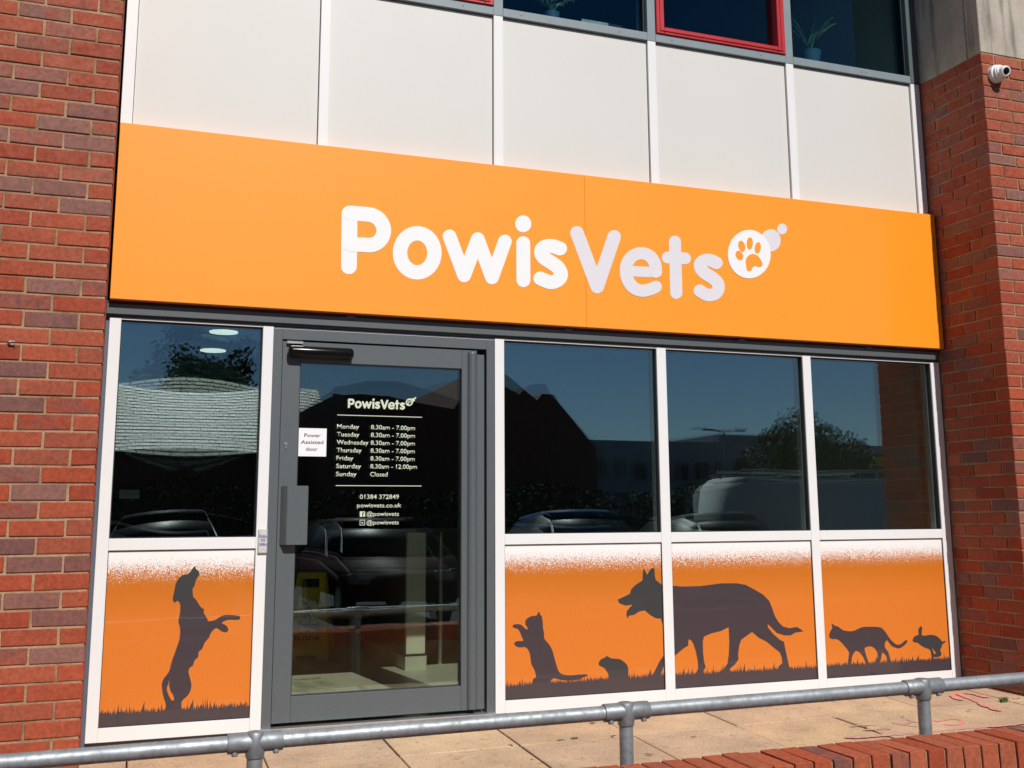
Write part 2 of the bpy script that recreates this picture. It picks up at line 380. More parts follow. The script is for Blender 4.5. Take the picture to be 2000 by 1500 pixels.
mark([(z20([(540, 585), (620, 640), (800, 720), (1000, 800), (1100, 860), (1250, 920), (1400, 975), (1530, 990)]), .024),
      (z20([(700, 610), (850, 620), (1000, 650), (1130, 685), (1250, 705)]), .026),
      (z20([(560, 610), (460, 640), (450, 680), (520, 725), (670, 765)]), .022)], redP,
     'bright red sprayed arrow on the paving slabs behind the right end of the handrail')
mark([(z20([(0, 1200), (120, 1230), (260, 1200), (400, 1175), (560, 1180), (650, 1210), (670, 1260), (600, 1290), (450, 1305), (260, 1300)]), .012)], redP,
     'thin red sprayed curl on the paving just right of the right handrail post')
mark([(z6([(640, 640), (740, 632), (850, 630)]), .014), (z6([(740, 668), (830, 668), (940, 662), (900, 650)]), .016)], pinkP,
     'two faint pink sprayed dashes on the paving, leftmost of the sprayed marks')
mark([(z6([(970, 612), (1060, 628), (1170, 645)]), .013), (z6([(1080, 585), (1120, 600), (1170, 612)]), .015), (z6([(1060, 628), (1120, 610)]), .012)], pinkP,
     'faint pink sprayed letter strokes on the paving just left of the right handrail post')
mark([(z6([(600, 728), (760, 722), (920, 708), (1100, 697), (1300, 682), (1500, 660), (1750, 640), (2060, 612)]), .024)], pinkP,
     'long faded pink sprayed line on the paving running along behind the brick coping')

# ================================================================ BRICKWORK
BL, BH, BD = 0.215, 0.065, 0.1025
_bc = {}
def brick_mesh(lx, ly, lz, nvar=5, mat=None, c=0.0030):
    key = (round(lx, 3), round(ly, 3), round(lz, 3), random.randrange(nvar))
    if key not in _bc:
        bm = bmesh.new(); box(bm, -lx / 2, lx / 2, -ly / 2, ly / 2, -lz / 2, lz / 2, c=c)
        for v in bm.verts: v.co += Vector((random.uniform(-1, 1), random.uniform(-1, 1) * .7, random.uniform(-1, 1))) * 0.0017
        _bc[key] = mesh_of(bm, 'brick', mat or brickM)
    return _bc[key]
def brick(parent, x0, x1, y0, y1, z0, stuff, h=BH):
    c = Vector(((x0 + x1) / 2, (y0 + y1) / 2, z0 + h / 2))
    j = Vector((random.uniform(-.0008, .0008), random.uniform(-.0012, .0012), random.uniform(-.0012, .0012)))
    if in_view(c, 40):
        me = brick_mesh(x1 - x0, y1 - y0, h)
        put('brick', me, parent, loc=c + j, rot=(random.uniform(-.003, .003), random.uniform(-.003, .003), 0))
    else:
        box(stuff, x0 + j.x, x1 + j.x, y0 + j.y, y1 + j.y, z0, z0 + h, c=0.003)

# --- left wall (plane y=-0.582, right end at x=-0.0165)
XL, YL, ZL0 = -0.0165, -0.5819, 3.4335
wl_ = thing('brick_wall', 'brick wall of mixed red and mauve bricks left of the glass shopfront', 'brick wall', (-0.6, YL, 0))
bm = bmesh.new(); box(bm, -1.62, XL - 0.0055, YL + 0.0055, 0.26, -0.15, 5.4); obj('mortar', bm, mortarM, wl_)
st = bmesh.new()
for k in range(-26, 49):
    zt = ZL0 - 0.075 * k; z0 = zt - 0.075 + 0.005
    even = (k % 2 == 0)
    x1 = XL
    first = BD if even else BL
    while x1 > -1.6:
        x0 = max(x1 - first, -1.62)
        brick(wl_, x0, x1, YL, YL + BD, z0, st)
        x1 = x0 - 0.010; first = BL
    # return face towards the window
    y0 = YL + (BL if even else BD) + 0.010 if True else 0
    if even:
        pass
obj('brick', st, brickM, wl_, kind='stuff')
# return (reveal) bricks of the left wall, hardly seen
st = bmesh.new()
for k in range(-26, 49):
    z0 = ZL0 - 0.075 * k - 0.070; y = YL + BD + 0.010
    seq = [BL, BL] if k % 2 else [BD, BL, BD]
    for w in seq: box(st, XL - BD, XL, y, min(y + w, 0.0), z0, z0 + BH, c=0.003); y += w + .01
obj('brick', st, brickM, wl_, kind='stuff')

# --- right pier
XP, YP, ZP0 = 5.1601, -0.5693, 3.9707
pr = thing('brick_pier', 'projecting brick pier with grey concrete block above, right of the shopfront', 'brick pier', (5.8, YP, 0))
bm = bmesh.new(); box(bm, XP + 0.0055, 7.4, YP + 0.0055, 0.26, -0.2, ZP0 + .003); obj('mortar', bm, mortarM, pr)
st = bmesh.new()
for k in range(0, 56):
    z0 = ZP0 - 0.075 * k - 0.070
    if z0 < -0.16: break
    even = (k % 2 == 0)
    ly, lx = (BL, BD) if even else (BD, BL)
    brick(pr, XP, XP + lx, YP, YP + ly, z0, st)                   # corner brick
    y = YP + ly + .01
    while y < -0.008:
        y1 = min(y + BL, -0.002); brick(pr, XP, XP + BD, y, y1, z0, st); y = y1 + .01
    x = XP + lx + .01
    while x < 7.4:
        x1 = min(x + BL, 7.4); brick(pr, x, x1, YP, YP + BD, z0, st); x = x1 + .01
obj('brick', st, brickM, pr, kind='stuff')
zs = ZP0 + 0.004
bm = bmesh.new(); box(bm, XP, 7.4, YP, -0.452, zs, 6.0, c=0.004); obj('stone_block', bm, concM, pr, label='weathered concrete facing block with dark streaks')
bm = bmesh.new(); box(bm, XP + .001, 7.4, -0.446, 0.26, zs, 6.0, c=0.004); obj('stone_block', bm, concM, pr)

# --- low retaining wall with brick-on-edge coping
def CY(x): return -2.4599 - 0.0318 * x
def CZ(x): return 0.2118 + 0.0106 * x
low = thing('low_brick_wall', 'low red brick wall with bricks on edge along its top, in front of the handrail', 'brick wall', (3, CY(3), -0.5))
slope = math.atan(0.0106); yawc = math.atan(-0.0318)
x = 2.547 - 0.075 * 62
bm = bmesh.new()
vs = box(bm, x, 8.6, 0.010, 0.206, -0.9, -0.006)
for v in bm.verts: v.co.y += CY(v.co.x); v.co.z += CZ(v.co.x)
obj('mortar', bm, mortarM, low)
st = bmesh.new()
while x < 8.5:
    cx_ = x + 0.0375; c = Vector((cx_, CY(cx_) + 0.1075, CZ(cx_) - 0.05125))
    tilt = (random.uniform(-.007, .007), -slope + random.uniform(-.006, .006), yawc + random.uniform(-.004, .004))
    me = brick_mesh(0.0655, 0.215, 0.1025, 6, copM, .0020)
    if in_view(c + Vector((0, 0, .05)), 60): put('brick', me, low, loc=c + Vector((0, random.uniform(-.003, .003), random.uniform(-.002, .002))), rot=tilt)
    else:
        b0 = len(st.verts); box(st, c.x - .0325, c.x + .0325, c.y - .1075, c.y + .1075, c.z - .051, c.z + .051, c=.003)
    x += 0.075
for r_ in range(1, 10):
    x = -2.2 - (0.1125 if r_ % 2 else 0)
    while x < 8.5:
        zc = CZ(x) - 0.1125 - 0.075 * (r_ - 1)
        box(st, x, x + BL, CY(x), CY(x) + 0.0, zc - BH, zc, c=0) if False else box(st, x, x + BL, CY(x + .1) + .001, CY(x + .1) + BD, zc - BH, zc, c=0.003)
        x += .225
obj('brick', st, brickM, low, kind='stuff')

# ================================================================ CLADDING + UPPER WINDOWS
cw = thing('cladding_wall', 'upper wall of cream cladding panels between white posts above the orange sign', 'wall cladding', (2.5, 0, 3.0))
ZS0, ZS1 = 3.9671, 4.0191
posts = [(-0.0055, 0.0515), (1.0085, 1.0635), (2.0279, 2.0854), (3.0473, 3.1030), (4.0649, 4.1220), (5.0765, 5.1500)]
for i, (a, b) in enumerate(posts):
    obj('post', B(a, b, -0.004, 0.07, 2.90, ZS0 - .0005, c=.0015), whiteM, cw)
for i in range(5):
    a, b = posts[i][1], posts[i + 1][0]
    obj('cladding_panel', B(a + .0025, b - .0045, 0.013, 0.05, 2.90, ZS0 - .006, c=.001), creamM, cw)
obj('backing', B(-0.01, 5.15, 0.052, 0.20, 2.10, ZS0 - .002), blackM, cw)
for i in range(5):
    a, b = posts[i][1], posts[i + 1][0]
    o = obj('sill', B(a + .0005, b - .0005, -0.007, 0.14, ZS0, ZS1, c=.0015), sillM, cw)
    for sx in ((.12, .8) if i != 4 else (.57, .61)):
        bmr = bmesh.new(); x = a + (b - a) * sx; cyl(bmr, (x, -0.0085, ZS0 + .024), (x, -0.004, ZS0 + .024), .0035, n=8); obj('rivet', bmr, brownM, o)
upw = []
uw_labels = ['first upper window from the left, mostly out of frame at the top', 'upper window left of the sign lettering with red frame just showing',
             'upper window with red frame corner, left of the one holding a leafy plant', 'upper window with a leafy plant and pale box behind the glass',
             'upper window with opening red frame, second from the right', 'upper window at the far right with a small palm behind dark blue glass']
def ring(bm, x0, x1, z0, z1, w, y0, y1, c=.001, wb=None):
    wb = wb or w
    box(bm, x0, x0 + w, y0, y1, z0, z1, c=c); box(bm, x1 - w, x1, y0, y1, z0, z1, c=c)
    box(bm, x0 + w, x1 - w, y0, y1, z0, z0 + wb, c=c); box(bm, x0 + w, x1 - w, y0, y1, z1 - w, z1, c=c)
def pane_mesh(x0, x1, z0, z1, y, amp, mat, n=20, tw=0.0):
    bm = bmesh.new(); g = []
    for j in range(n + 1):
        r_ = []
        for i in range(n + 1):
            s, t = i / n * 2 - 1, j / n * 2 - 1
            r_.append(bm.verts.new((x0 + (x1 - x0) * i / n, y - amp * (1 - s * s) * (1 - t * t) + tw * s * t, z0 + (z1 - z0) * j / n)))
        g.append(r_)
    for j in range(n):
        for i in range(n): bm.faces.new((g[j][i], g[j][i + 1], g[j + 1][i + 1], g[j + 1][i]))
    me = mesh_of(bm, 'glass_pane', mat, True); return me
ZTOP = 5.3
for i in range(6):
    a, b = posts[i]
    obj('post', B(a, b, -0.006, 0.14, ZS0, ZTOP, c=.0015), sillM if i < 5 else greyM, cw)
for i in range(5):
    a, b = posts[i][1], posts[i + 1][0]
    red = i in (1, 3)
    w = thing('upper_window', ['plain grey framed upper window at the top left edge of the photo', 'red framed upper window whose bottom edge just shows, above the first sign letters',
               'upper window with a leafy plant and a pale box behind the glass', 'red framed opening upper window, second from the right',
               'upper window at the far right with a small palm behind dark blue glass'][i], 'window', ((a + b) / 2, 0, ZS1), group='upper floor windows')
    if red:
        bm = bmesh.new(); ring(bm, a + .004, b - .004, ZS1 + .002, ZTOP - .02, 0.056, -0.018, 0.10, c=.004, wb=.048)
        fr = obj('frame', bm, redM, w)
        bm = bmesh.new(); ring(bm, a + .026, b - .026, ZS1 + .020, ZTOP - .05, 0.012, -0.024, -0.010, c=.002); obj('frame_bead', bm, redM, fr)
        g0, g1, gz0 = a + .060, b - .060, ZS1 + .050
    else:
        bm = bmesh.new(); ring(bm, a + .001, b - .001, ZS1 + .001, ZTOP - .02, 0.010, 0.030, 0.10, c=.001)
        obj('frame', bm, blackM, w); g0, g1, gz0 = a + .011, b - .011, ZS1 + .011
    put('pane', pane_mesh(g0, g1, gz0, ZTOP - .03, 0.045, .0012, glassUp), w)
    for o in w.children: o.location = (-Vector(w.location)) if o.parent == w else o.location
# parapet above the upper windows and shell of the building (blocks the sky)
shell = M_plain('plaster', (0.42, 0.42, 0.40), 0.85, var=0.04, scale=2)
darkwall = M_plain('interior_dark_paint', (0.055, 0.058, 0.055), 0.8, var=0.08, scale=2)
floorM = M_plain('vinyl_floor', (0.52, 0.52, 0.41), 0.45, var=0.08, scale=5, bmp=0.1)
obj('wall_above', B(-1.6, 7.4, 0.0, 0.3, ZTOP, 6.0), concM, kind='structure')
obj('interior_floor', B(-1.2, 6.6, 0.06, 7.2, -0.15, 0.0), floorM, kind='structure')
obj('interior_ceiling', B(-1.2, 6.6, 0.20, 7.2, 2.62, 2.80), darkwall, kind='structure')
obj('interior_back_wall', B(-1.2, 6.6, 7.0, 7.2, 0, 6.0), darkwall, kind='structure')
obj('interior_left_wall', B(-1.3, -1.2, 0.26, 7.2, 0, 6.0), darkwall, kind='structure')
obj('interior_right_wall', B(5.22, 5.4, 0.30, 7.2, 0, 6.0), shell, kind='structure')
obj('left_reveal_wall', B(-1.2, -0.01, 0.26, 0.34, -0.1, 6.0), darkwall, kind='structure')
obj('upper_floor', B(-1.2, 6.6, 0.20, 7.2, 3.55, 3.62), darkwall, kind='structure')
obj('upper_ceiling', B(-1.2, 6.6, 0.0, 7.2, 6.0, 6.1), darkwall, kind='structure')
obj('upper_inner_sill', B(-0.0, 5.15, 0.145, 0.42, ZS0 - .05, ZS0 + .02), M_plain('window_board', (0.35, 0.35, 0.34), 0.5), kind='structure')

# ================================================================ SIGN BOARD
S = 0.06
sg = thing('sign_board', 'long orange fascia sign reading PowisVets with a white paw print badge', 'shop sign', (2.57, -S, 2.108))
def signpanel(x0, x1):
    bm = bmesh.new(); box(bm, x0, x1, -S, 0.0, 2.108, 3.0215, c=.0015)
    o = obj('sign_panel', bm, orangeM, sg); return o
XS = 2.5724
signpanel(-0.0046, XS - .0003); signpanel(XS + .0003, 5.1495)
K = 2.1739
def Z2(l): return [(640 + a / K, 360 + b / K) for a, b in l]
def smooth_path(pts, n=8, closed=False):
    out = []; m = len(pts)
    rng = m if closed else m - 1
    for i in range(rng):
        p0 = pts[(i - 1) % m] if closed or i > 0 else pts[0]; p1 = pts[i]; p2 = pts[(i + 1) % m]
        p3 = pts[(i + 2) % m] if closed or i + 2 < m else pts[-1]
        for s in range(n):
            t = s / n
            out.append(tuple(0.5 * ((2 * p1[k]) + (-p0[k] + p2[k]) * t + (2 * p0[k] - 5 * p1[k] + 4 * p2[k] - p3[k]) * t * t + (-p0[k] + 3 * p1[k] - 3 * p2[k] + p3[k]) * t ** 3) for k in (0, 1)))
    if not closed: out.append(tuple(pts[-1]))
    return out
def ribbon2d(path, w, closed=False):
    """list of faces (lists of 2d points) for a round capped stroke"""
    F = []; n = len(path); Ls, Rs = [], []
    for i, p in enumerate(path):
        a = path[(i - 1) % n] if closed or i else path[0]; b = path[(i + 1) % n] if closed or i < n - 1 else path[-1]
        dx, dy = b[0] - a[0], b[1] - a[1]; l = math.hypot(dx, dy) or 1; nx, ny = -dy / l * w / 2, dx / l * w / 2
        Ls.append((p[0] + nx, p[1] + ny)); Rs.append((p[0] - nx, p[1] - ny))
    m = n if closed else n - 1
    for i in range(m):
        j = (i + 1) % n
        for tri in ((Ls[i], Rs[i], Rs[j]), (Ls[i], Rs[j], Ls[j])):
            ar = (tri[1][0] - tri[0][0]) * (tri[2][1] - tri[0][1]) - (tri[1][1] - tri[0][1]) * (tri[2][0] - tri[0][0])
            if ar > 1e-9: F.append(list(tri))     # folded slivers on the inside of tight bends are dropped
    if not closed:
        for e, s in ((0, 1), (n - 1, -1)):
            q = path[e]; o = path[1] if e == 0 else path[-2]
            base = math.atan2(q[1] - o[1], q[0] - o[0]); prev = None; pts = [(q[0] + w / 2 * math.cos(base + t), q[1] + w / 2 * math.sin(base + t)) for t in [(-.5 + k / 12) * math.pi for k in range(13)]]
            F.append(pts)
    return F
def ell(cx, cy, rx, ry, n=40, rot=0.0):
    c, s = math.cos(rot), math.sin(rot); out = []
    for i in range(n):
        x, y = rx * math.cos(i * 2 * math.pi / n), ry * math.sin(i * 2 * math.pi / n); out.append((cx + x * c - y * s, cy + x * s + y * c))
    return out
# each glyph: list of (kind, data, width); coordinates are those of an enlarged crop of the sign
E_ = math.pi
GL = [
 ('W', [('r', [(93, 124), (90, 348)], 67), ('r', smooth_path([(96, 122), (150, 126), (190, 132), (222, 154), (238, 195), (224, 236), (190, 257), (150, 257), (96, 255)]), 62)]),
 ('W', [('c', ell(380, 291, 73, 83, 48), 61)]),
 ('W', [('r', [(517, 221), (579, 387)], 58), ('r', [(579, 387), (637, 233)], 58), ('r', [(637, 233), (697, 396)], 58), ('r', [(697, 396), (752, 243)], 58)]),
 ('W', [('r', [(830, 250), (831, 407)], 59), ('p', ell(830, 168, 34, 36), 0)]),
 ('W', [('r', smooth_path([(986, 273), (960, 264), (935, 262), (912, 272), (906, 291), (918, 312), (950, 333), (978, 355), (990, 383), (978, 406), (950, 416), (925, 410), (902, 400)]), 59)]),
 ('G', [('r', [(1058, 206), (1144, 435)], 57), ('r', [(1144, 435), (1216, 223)], 57)]),
 ('G', [('r', [(1275, 368), (1394, 374)], 44), ('r', smooth_path([(1393, 372), (1388, 335), (1365, 304), (1328, 293), (1290, 308), (1268, 345), (1269, 392), (1292, 434), (1330, 452), (1368, 446), (1392, 436)]), 52)]),
 ('G', [('r', [(1474, 244), (1480, 461)], 51), ('r', [(1443, 311), (1517, 315)], 50)]),
 ('G', [('r', smooth_path([(1650, 334), (1628, 324), (1604, 322), (1584, 333), (1582, 354), (1600, 376), (1634, 398), (1655, 420), (1658, 444), (1645, 464), (1620, 471), (1600, 465), (1579, 452)]), 53)]),
]
BADGE = [
 ('G', [('p', ell(1881, 238, 42, 47), 0)]), ('G', [('p', ell(1929, 190, 21, 23), 0)]),
 ('W', [('p', ell(1789, 297, 91, 103, 56), 0)]),
 ('O', [('p', ell(1747, 302, 15, 21, 20, -0.45), 0)]), ('O', [('p', ell(1757, 263, 14, 24, 20, -0.3), 0)]), ('O', [('p', ell(1791, 251, 13, 26, 20, 0.0), 0)]), ('O', [('p', ell(1825, 270, 13, 24, 20, 0.12), 0)]),
 ('O', [('p', smooth_path([(1776, 345), (1774, 322), (1786, 303), (1806, 296), (1826, 305), (1839, 324), (1845, 343), (1832, 351), (1812, 347), (1802, 355), (1796, 367), (1783, 367), (1777, 357)], 4, True), 0)]),
]
def glyph_mesh(parts, mp, y, th, bm=None, step=0.0003, lift=0.0):
    bm = bm or bmesh.new(); k = 0
    for kind, data, w in parts:
        faces = ribbon2d(data, w, kind == 'c') if kind in 'rc' else [data]
        yy = y - lift - step * k; k += 1
        cache = {}; new = []; tight = kind == 'r' and len(data) > 8
        for fi, f in enumerate(faces):
            vs = []
            for p in f:
                key = (round(p[0], 2), round(p[1], 2))
                if key not in cache: cache[key] = bm.verts.new(mp(p, yy - (fi * 6e-6 if tight else 0)))
                if cache[key] not in vs: vs.append(cache[key])
            if len(vs) > 2:
                try: new.append(bm.faces.new(vs))
                except ValueError: pass
        for f in new:
            f.normal_update()
            if f.normal.y > 0: f.normal_flip()
        for f in new: f.normal_update()
        if kind == 'p': new = bmesh.ops.triangulate(bm, faces=new)['faces']
        ex = bmesh.ops.extrude_face_region(bm, geom=new)
        for v in [g for g in ex['geom'] if isinstance(g, bmesh.types.BMVert)]: v.co.y -= th
        bmesh.ops.reverse_faces(bm, faces=[f for f in new if f.is_valid])
    return bm
def mp_sign(p, y):
    q = at_y(640 + p[0] / K, 360 + p[1] / K, -S); return Vector((q.x, y, q.z))
MAT = {'W': letW, 'G': letG, 'O': orangeM}
for m, parts in GL:
    obj('letter', glyph_mesh(parts, mp_sign, -S + .0002, .0012, step=.00025), MAT[m], sg)
bad = None
for i, (m, parts) in enumerate(BADGE):
    o = obj('badge' if m != 'O' else 'paw_pad', glyph_mesh(parts, mp_sign, -S + .0002, .0012, lift=[0, .0, .0016, .003, .003, .003, .003, .003][i]), MAT[m], sg)
# door-size version of the logo: sign plane coordinates rescaled
lg0 = mp_sign((55, 300), 0); lg1 = mp_sign((1950, 300), 0)

# ================================================================ SHOPFRONT
sf = thing('shopfront', 'white framed shopfront glazing with orange animal panels under the sign', 'shopfront', (2.57, 0, 0))
ZB, ZM0, ZM1, ZG = 0.065, 0.8825, 0.9394, 2.0262
mull = [(0.0, 0.0547), (0.7513, 0.8053), (2.0319, 2.0873), (3.0519, 3.1139), (4.0801, 4.1404), (5.0802, 5.1500)]
for a, b in mull: obj('mullion', B(a, b, 0.0, 0.10, 0.0, ZG - .001, c=.0015), whiteM, sf)
bays = [(0, 1), (2, 3), (3, 4), (4, 5)]
for i, j in bays:
    a, b = mull[i][1], mull[j][0]
    obj('bottom_rail', B(a + .0004, b - .0004, 0.0005, 0.10, 0.0, ZB, c=.001), whiteM, sf)
    obj('transom', B(a + .0004, b - .0004, 0.0005, 0.10, ZM0, ZM1, c=.0015), whiteM, sf)
    obj('top_bead', B(a + .0004, b - .0004, 0.002, 0.10, ZG - .010, ZG - .001, c=.0005), whiteM, sf)
    bm = bmesh.new(); ring(bm, a + .0006, b - .0006, ZM1 + .0004, ZG - .0104, .004, .010, .045, c=0); obj('gasket', bm, blackM, sf)
    g0, g1 = a + .004, b - .004
    amp = [.0023, .0020, .0012, .0008][[0, 2, 3, 4].index(i)]
    gl = put('glass_pane', pane_mesh(g0, g1, ZM1 + .004, ZG - .014, .030, amp, glassM), sf)
    gl2 = put('glass_pane', pane_mesh(g0, g1, ZM1 + .004, ZG - .014, .054, -amp * 1.0, glassM), sf)
    for o in (gl, gl2): o.location = -Vector(sf.location)
obj('header', B(-0.03, 5.128, -0.020, 0.12, 2.0400, 2.0900, c=.001), greyM, sf, label='grey header rail under the sign')
obj('header_trim', B(-0.03, 5.135, 0.006, 0.12, 2.0265, 2.0395, c=.0005), greyM, sf)
obj('header_backing', B(-0.03, 5.150, -0.010, 0.12, 2.0903, 2.1065), brownM, sf)
for x in (1.18, 2.45, 3.60, 4.55): obj('header_clip', B(x, x + .05, -0.026, -0.0205, 2.083, 2.1, c=.001), greyM, sf)
obj('side_flashing', B(-0.045, -0.0008, 0.012, 0.11, -0.06, ZG), M_plain('slate_flashing', (0.10, 0.12, 0.16), 0.5), sf)
bm = bmesh.new(); box(bm, -0.03, 0.80, 0.02, 0.12, -0.12, -0.0008); box(bm, 2.03, 5.15, 0.02, 0.12, -0.12, -0.0008); obj('base_strip', bm, greyM, sf)

# printed orange panels
prM = M_print('orange_stippled_print', ZM0 - 0.004, 0.185)
PF = 0.0115      # front face of the printed panels
def cA(l): return [(a / 3, 1000 + b / 3) for a, b in l]
def cB(l): return [(960 + a / 4.053, 1030 + b / 4.053) for a, b in l]
def cC(l): return [(1280 + a / 4.053, 1030 + b / 4.053) for a, b in l]
def cD(l): return [(1580 + a / 4.055, 1030 + b / 4.055) for a, b in l]
panels = []
for i, j in bays:
    a, b = mull[i][1], mull[j][0]
    bm = B(a + .003, b - .003, PF, 0.05, ZB + .0015, ZM0 - .0035, c=.0004)
    p = obj('printed_panel', bm, prM, sf); panels.append(p)
    bm = bmesh.new(); ring(bm, a + .0005, b - .0005, ZB + .0005, ZM0 - .0006, .0024, .006, .05, c=0); obj('gasket', bm, blackM, sf)
def silh(px, parent, y=PF, th=.0006, mat=None, name='animal_silhouette', sm=3, clip=None):
    pts = smooth_path(px, sm, True) if sm > 1 else px
    pl = [];
    for u, v in pts:
        q = at_y(u, v, PF); x = q.x
        if clip: x = min(max(x, clip[0]), clip[1])
        pl.append((x, q.z))
    bm = bmesh.new(); prism_y(bm, pl, y - th, y - .00005)
    return obj(name, bm, mat or inkM, parent)
def fix(o, par): o.location = (0, 0, 0) if par.type == 'MESH' else -Vector(par.location)
dog1 = [(1142,318),(1150,335),(1168,352),(1165,372),(1150,395),(1140,430),(1128,455),(1130,492),(1150,515),(1165,540),(1180,560),(1196,570),(1194,590),(1215,625),(1222,640),(1262,632),(1300,608),(1340,603),(1395,607),(1408,618),(1395,632),(1335,632),(1300,650),(1325,665),(1338,690),(1325,704),(1300,700),(1265,680),(1235,710),(1225,735),(1200,765),(1185,800),(1165,820),(1160,850),(1140,870),(1130,900),(1112,912),(1105,940),(1120,1000),(1118,1040),(1100,1075),(1065,1110),(1055,1170),(980,1170),(970,1120),(955,1070),(948,1010),(960,975),(990,935),(1005,880),(1030,810),(1052,740),(1055,680),(1045,640),(1055,590),(1055,540),(1040,520),(1022,530),(1012,510),(1020,470),(1030,420),(1050,385),(1075,368),(1100,365),(1125,335)]
silh(cA(dog1), panels[0])
silh(cA([(1142,318),(1150,335),(1168,352),(1165,372),(1150,395),(1140,430),(1128,455),(1130,500),(1100,510),(1060,525),(1040,520),(1022,530),(1012,510),(1020,470),(1030,420),(1050,385),(1075,368),(1100,365),(1125,335)]), panels[0], y=PF - .0006, th=.0004, mat=inkG, name='dog_head')
orP = M_plain('orange_print', (0.68, 0.18, 0.022), 0.35, var=0.04, scale=400, coat=1.0, coat_r=.02)
silh(cA([(992,984),(985,1010),(977,1035),(986,1068),(1006,1104),(1020,1098),(1014,1072),(1000,1052),(994,1030),(990,1010)]), panels[0], y=PF - .0006, th=.0004, mat=orP, name='print_gap')
cat1 = [(375,665),(385,690),(398,705),(405,750),(408,800),(416,835),(418,880),(455,925),(480,970),(500,1040),(520,1110),(540,1150),(580,1168),(640,1170),(700,1165),(750,1163),(762,1172),(720,1190),(690,1205),(600,1212),(540,1205),(490,1195),(460,1225),(420,1260),(330,1260),(330,1200),(352,1185),(340,1130),(315,1080),(305,1010),(290,970),(265,948),(220,950),(190,938),(180,915),(205,900),(250,898),(240,870),(225,830),(205,803),(175,795),(168,775),(205,765),(240,775),(265,800),(283,808),(285,795),(270,770),(268,740),(285,718),(320,702),(355,698)]
silh(cB(cat1), panels[1])
ham = [(908,1015),(925,1025),(955,1038),(1010,1042),(1050,1065),(1078,1100),(1083,1150),(1078,1205),(1050,1225),(985,1225),(960,1195),(930,1192),(925,1165),(905,1130),(885,1110),(855,1095),(848,1075),(862,1050),(885,1035),(903,1028)]
silh(cB(ham), panels[1], mat=inkG)
x1p = mull[3][0] - .0032
head = [(998,572),(1010,600),(1060,620),(1115,612),(1090,640),(1070,665),(1068,700),(1080,722),(1085,700),(1130,692),(1170,665),(1215,658),(1250,690),(1300,720),(1340,722),(1362,770),(1362,455),(1330,440),(1300,415),(1292,380),(1290,330),(1275,320),(1255,335),(1232,375),(1218,350),(1207,325),(1198,350),(1195,420),(1140,455),(1105,490),(1095,525),(1050,548)]
silh(cB(head), panels[1], sm=1, mat=inkG, clip=(0, x1p))
silh(cB([(1372,1015),(1330,1060),(1305,1110),(1275,1170),(1268,1200),(1330,1200),(1345,1150),(1374,1095)]), panels[1], sm=1, clip=(0, x1p))
body = [(136,462),(200,468),(350,465),(430,455),(520,443),(640,442),(715,455),(780,490),(850,530),(900,580),(925,640),(945,700),(975,750),(1010,785),(1060,798),(1120,788),(1150,805),(1170,824),(1110,832),(1070,855),(1020,855),(960,835),(915,790),(890,765),(890,790),(930,840),(985,890),(1018,905),(1030,970),(1050,1060),(1060,1100),(1080,1130),(960,1130),(985,1090),(1005,1075),(1000,1030),(985,990),(940,955),(880,905),(820,875),(765,828),(720,860),(680,890),(665,930),(655,1000),(658,1045),(630,1085),(590,1120),(575,1165),(480,1165),(540,1120),(570,1080),(582,1000),(585,900),(580,790),(520,820),(440,840),(385,865),(375,900),(378,990),(385,1060),(398,1105),(385,1130),(375,1165),(325,1165),(338,1110),(335,1060),(320,980),(300,920),(280,890),(262,888),(260,935),(220,960),(152,1018)]
silh(cC(body), panels[2], sm=1, clip=(mull[3][1] + .0032, 9))
cat2 = [(178,760),(205,778),(230,785),(265,812),(310,822),(355,820),(400,798),(440,788),(540,788),(580,800),(610,835),(640,880),(680,920),(710,930),(740,915),(765,893),(780,900),(760,930),(720,957),(690,955),(650,935),(620,895),(605,910),(600,950),(630,990),(636,1060),(620,1070),(612,1020),(580,990),(575,1020),(560,1070),(535,1070),(545,1020),(535,980),(510,950),(480,942),(450,950),(440,965),(455,1020),(475,1082),(455,1084),(430,1030),(405,995),(375,978),(360,990),(340,1030),(335,1086),(308,1086),(315,1020),(315,985),(285,945),(245,900),(215,885),(185,885),(160,870),(165,830),(185,795)]
silh(cD(cat2), panels[3], sm=2)
rab = [(885,782),(897,800),(892,850),(920,858),(960,850),(1005,858),(1040,885),(1055,905),(1075,897),(1082,905),(1070,918),(1058,925),(1050,950),(1040,970),(1050,1005),(1035,1022),(1000,1028),(970,1020),(965,985),(950,965),(900,945),(860,915),(830,910),(820,890),(840,860),(868,850),(865,810)]
silh(cD(rab), panels[3], sm=2, mat=inkG)
silh(cD([(972,952),(982,975),(988,1003),(1006,998),(990,975)]), panels[3], y=PF - .0006, th=.0004, sm=1, mat=orP, name='print_gap')
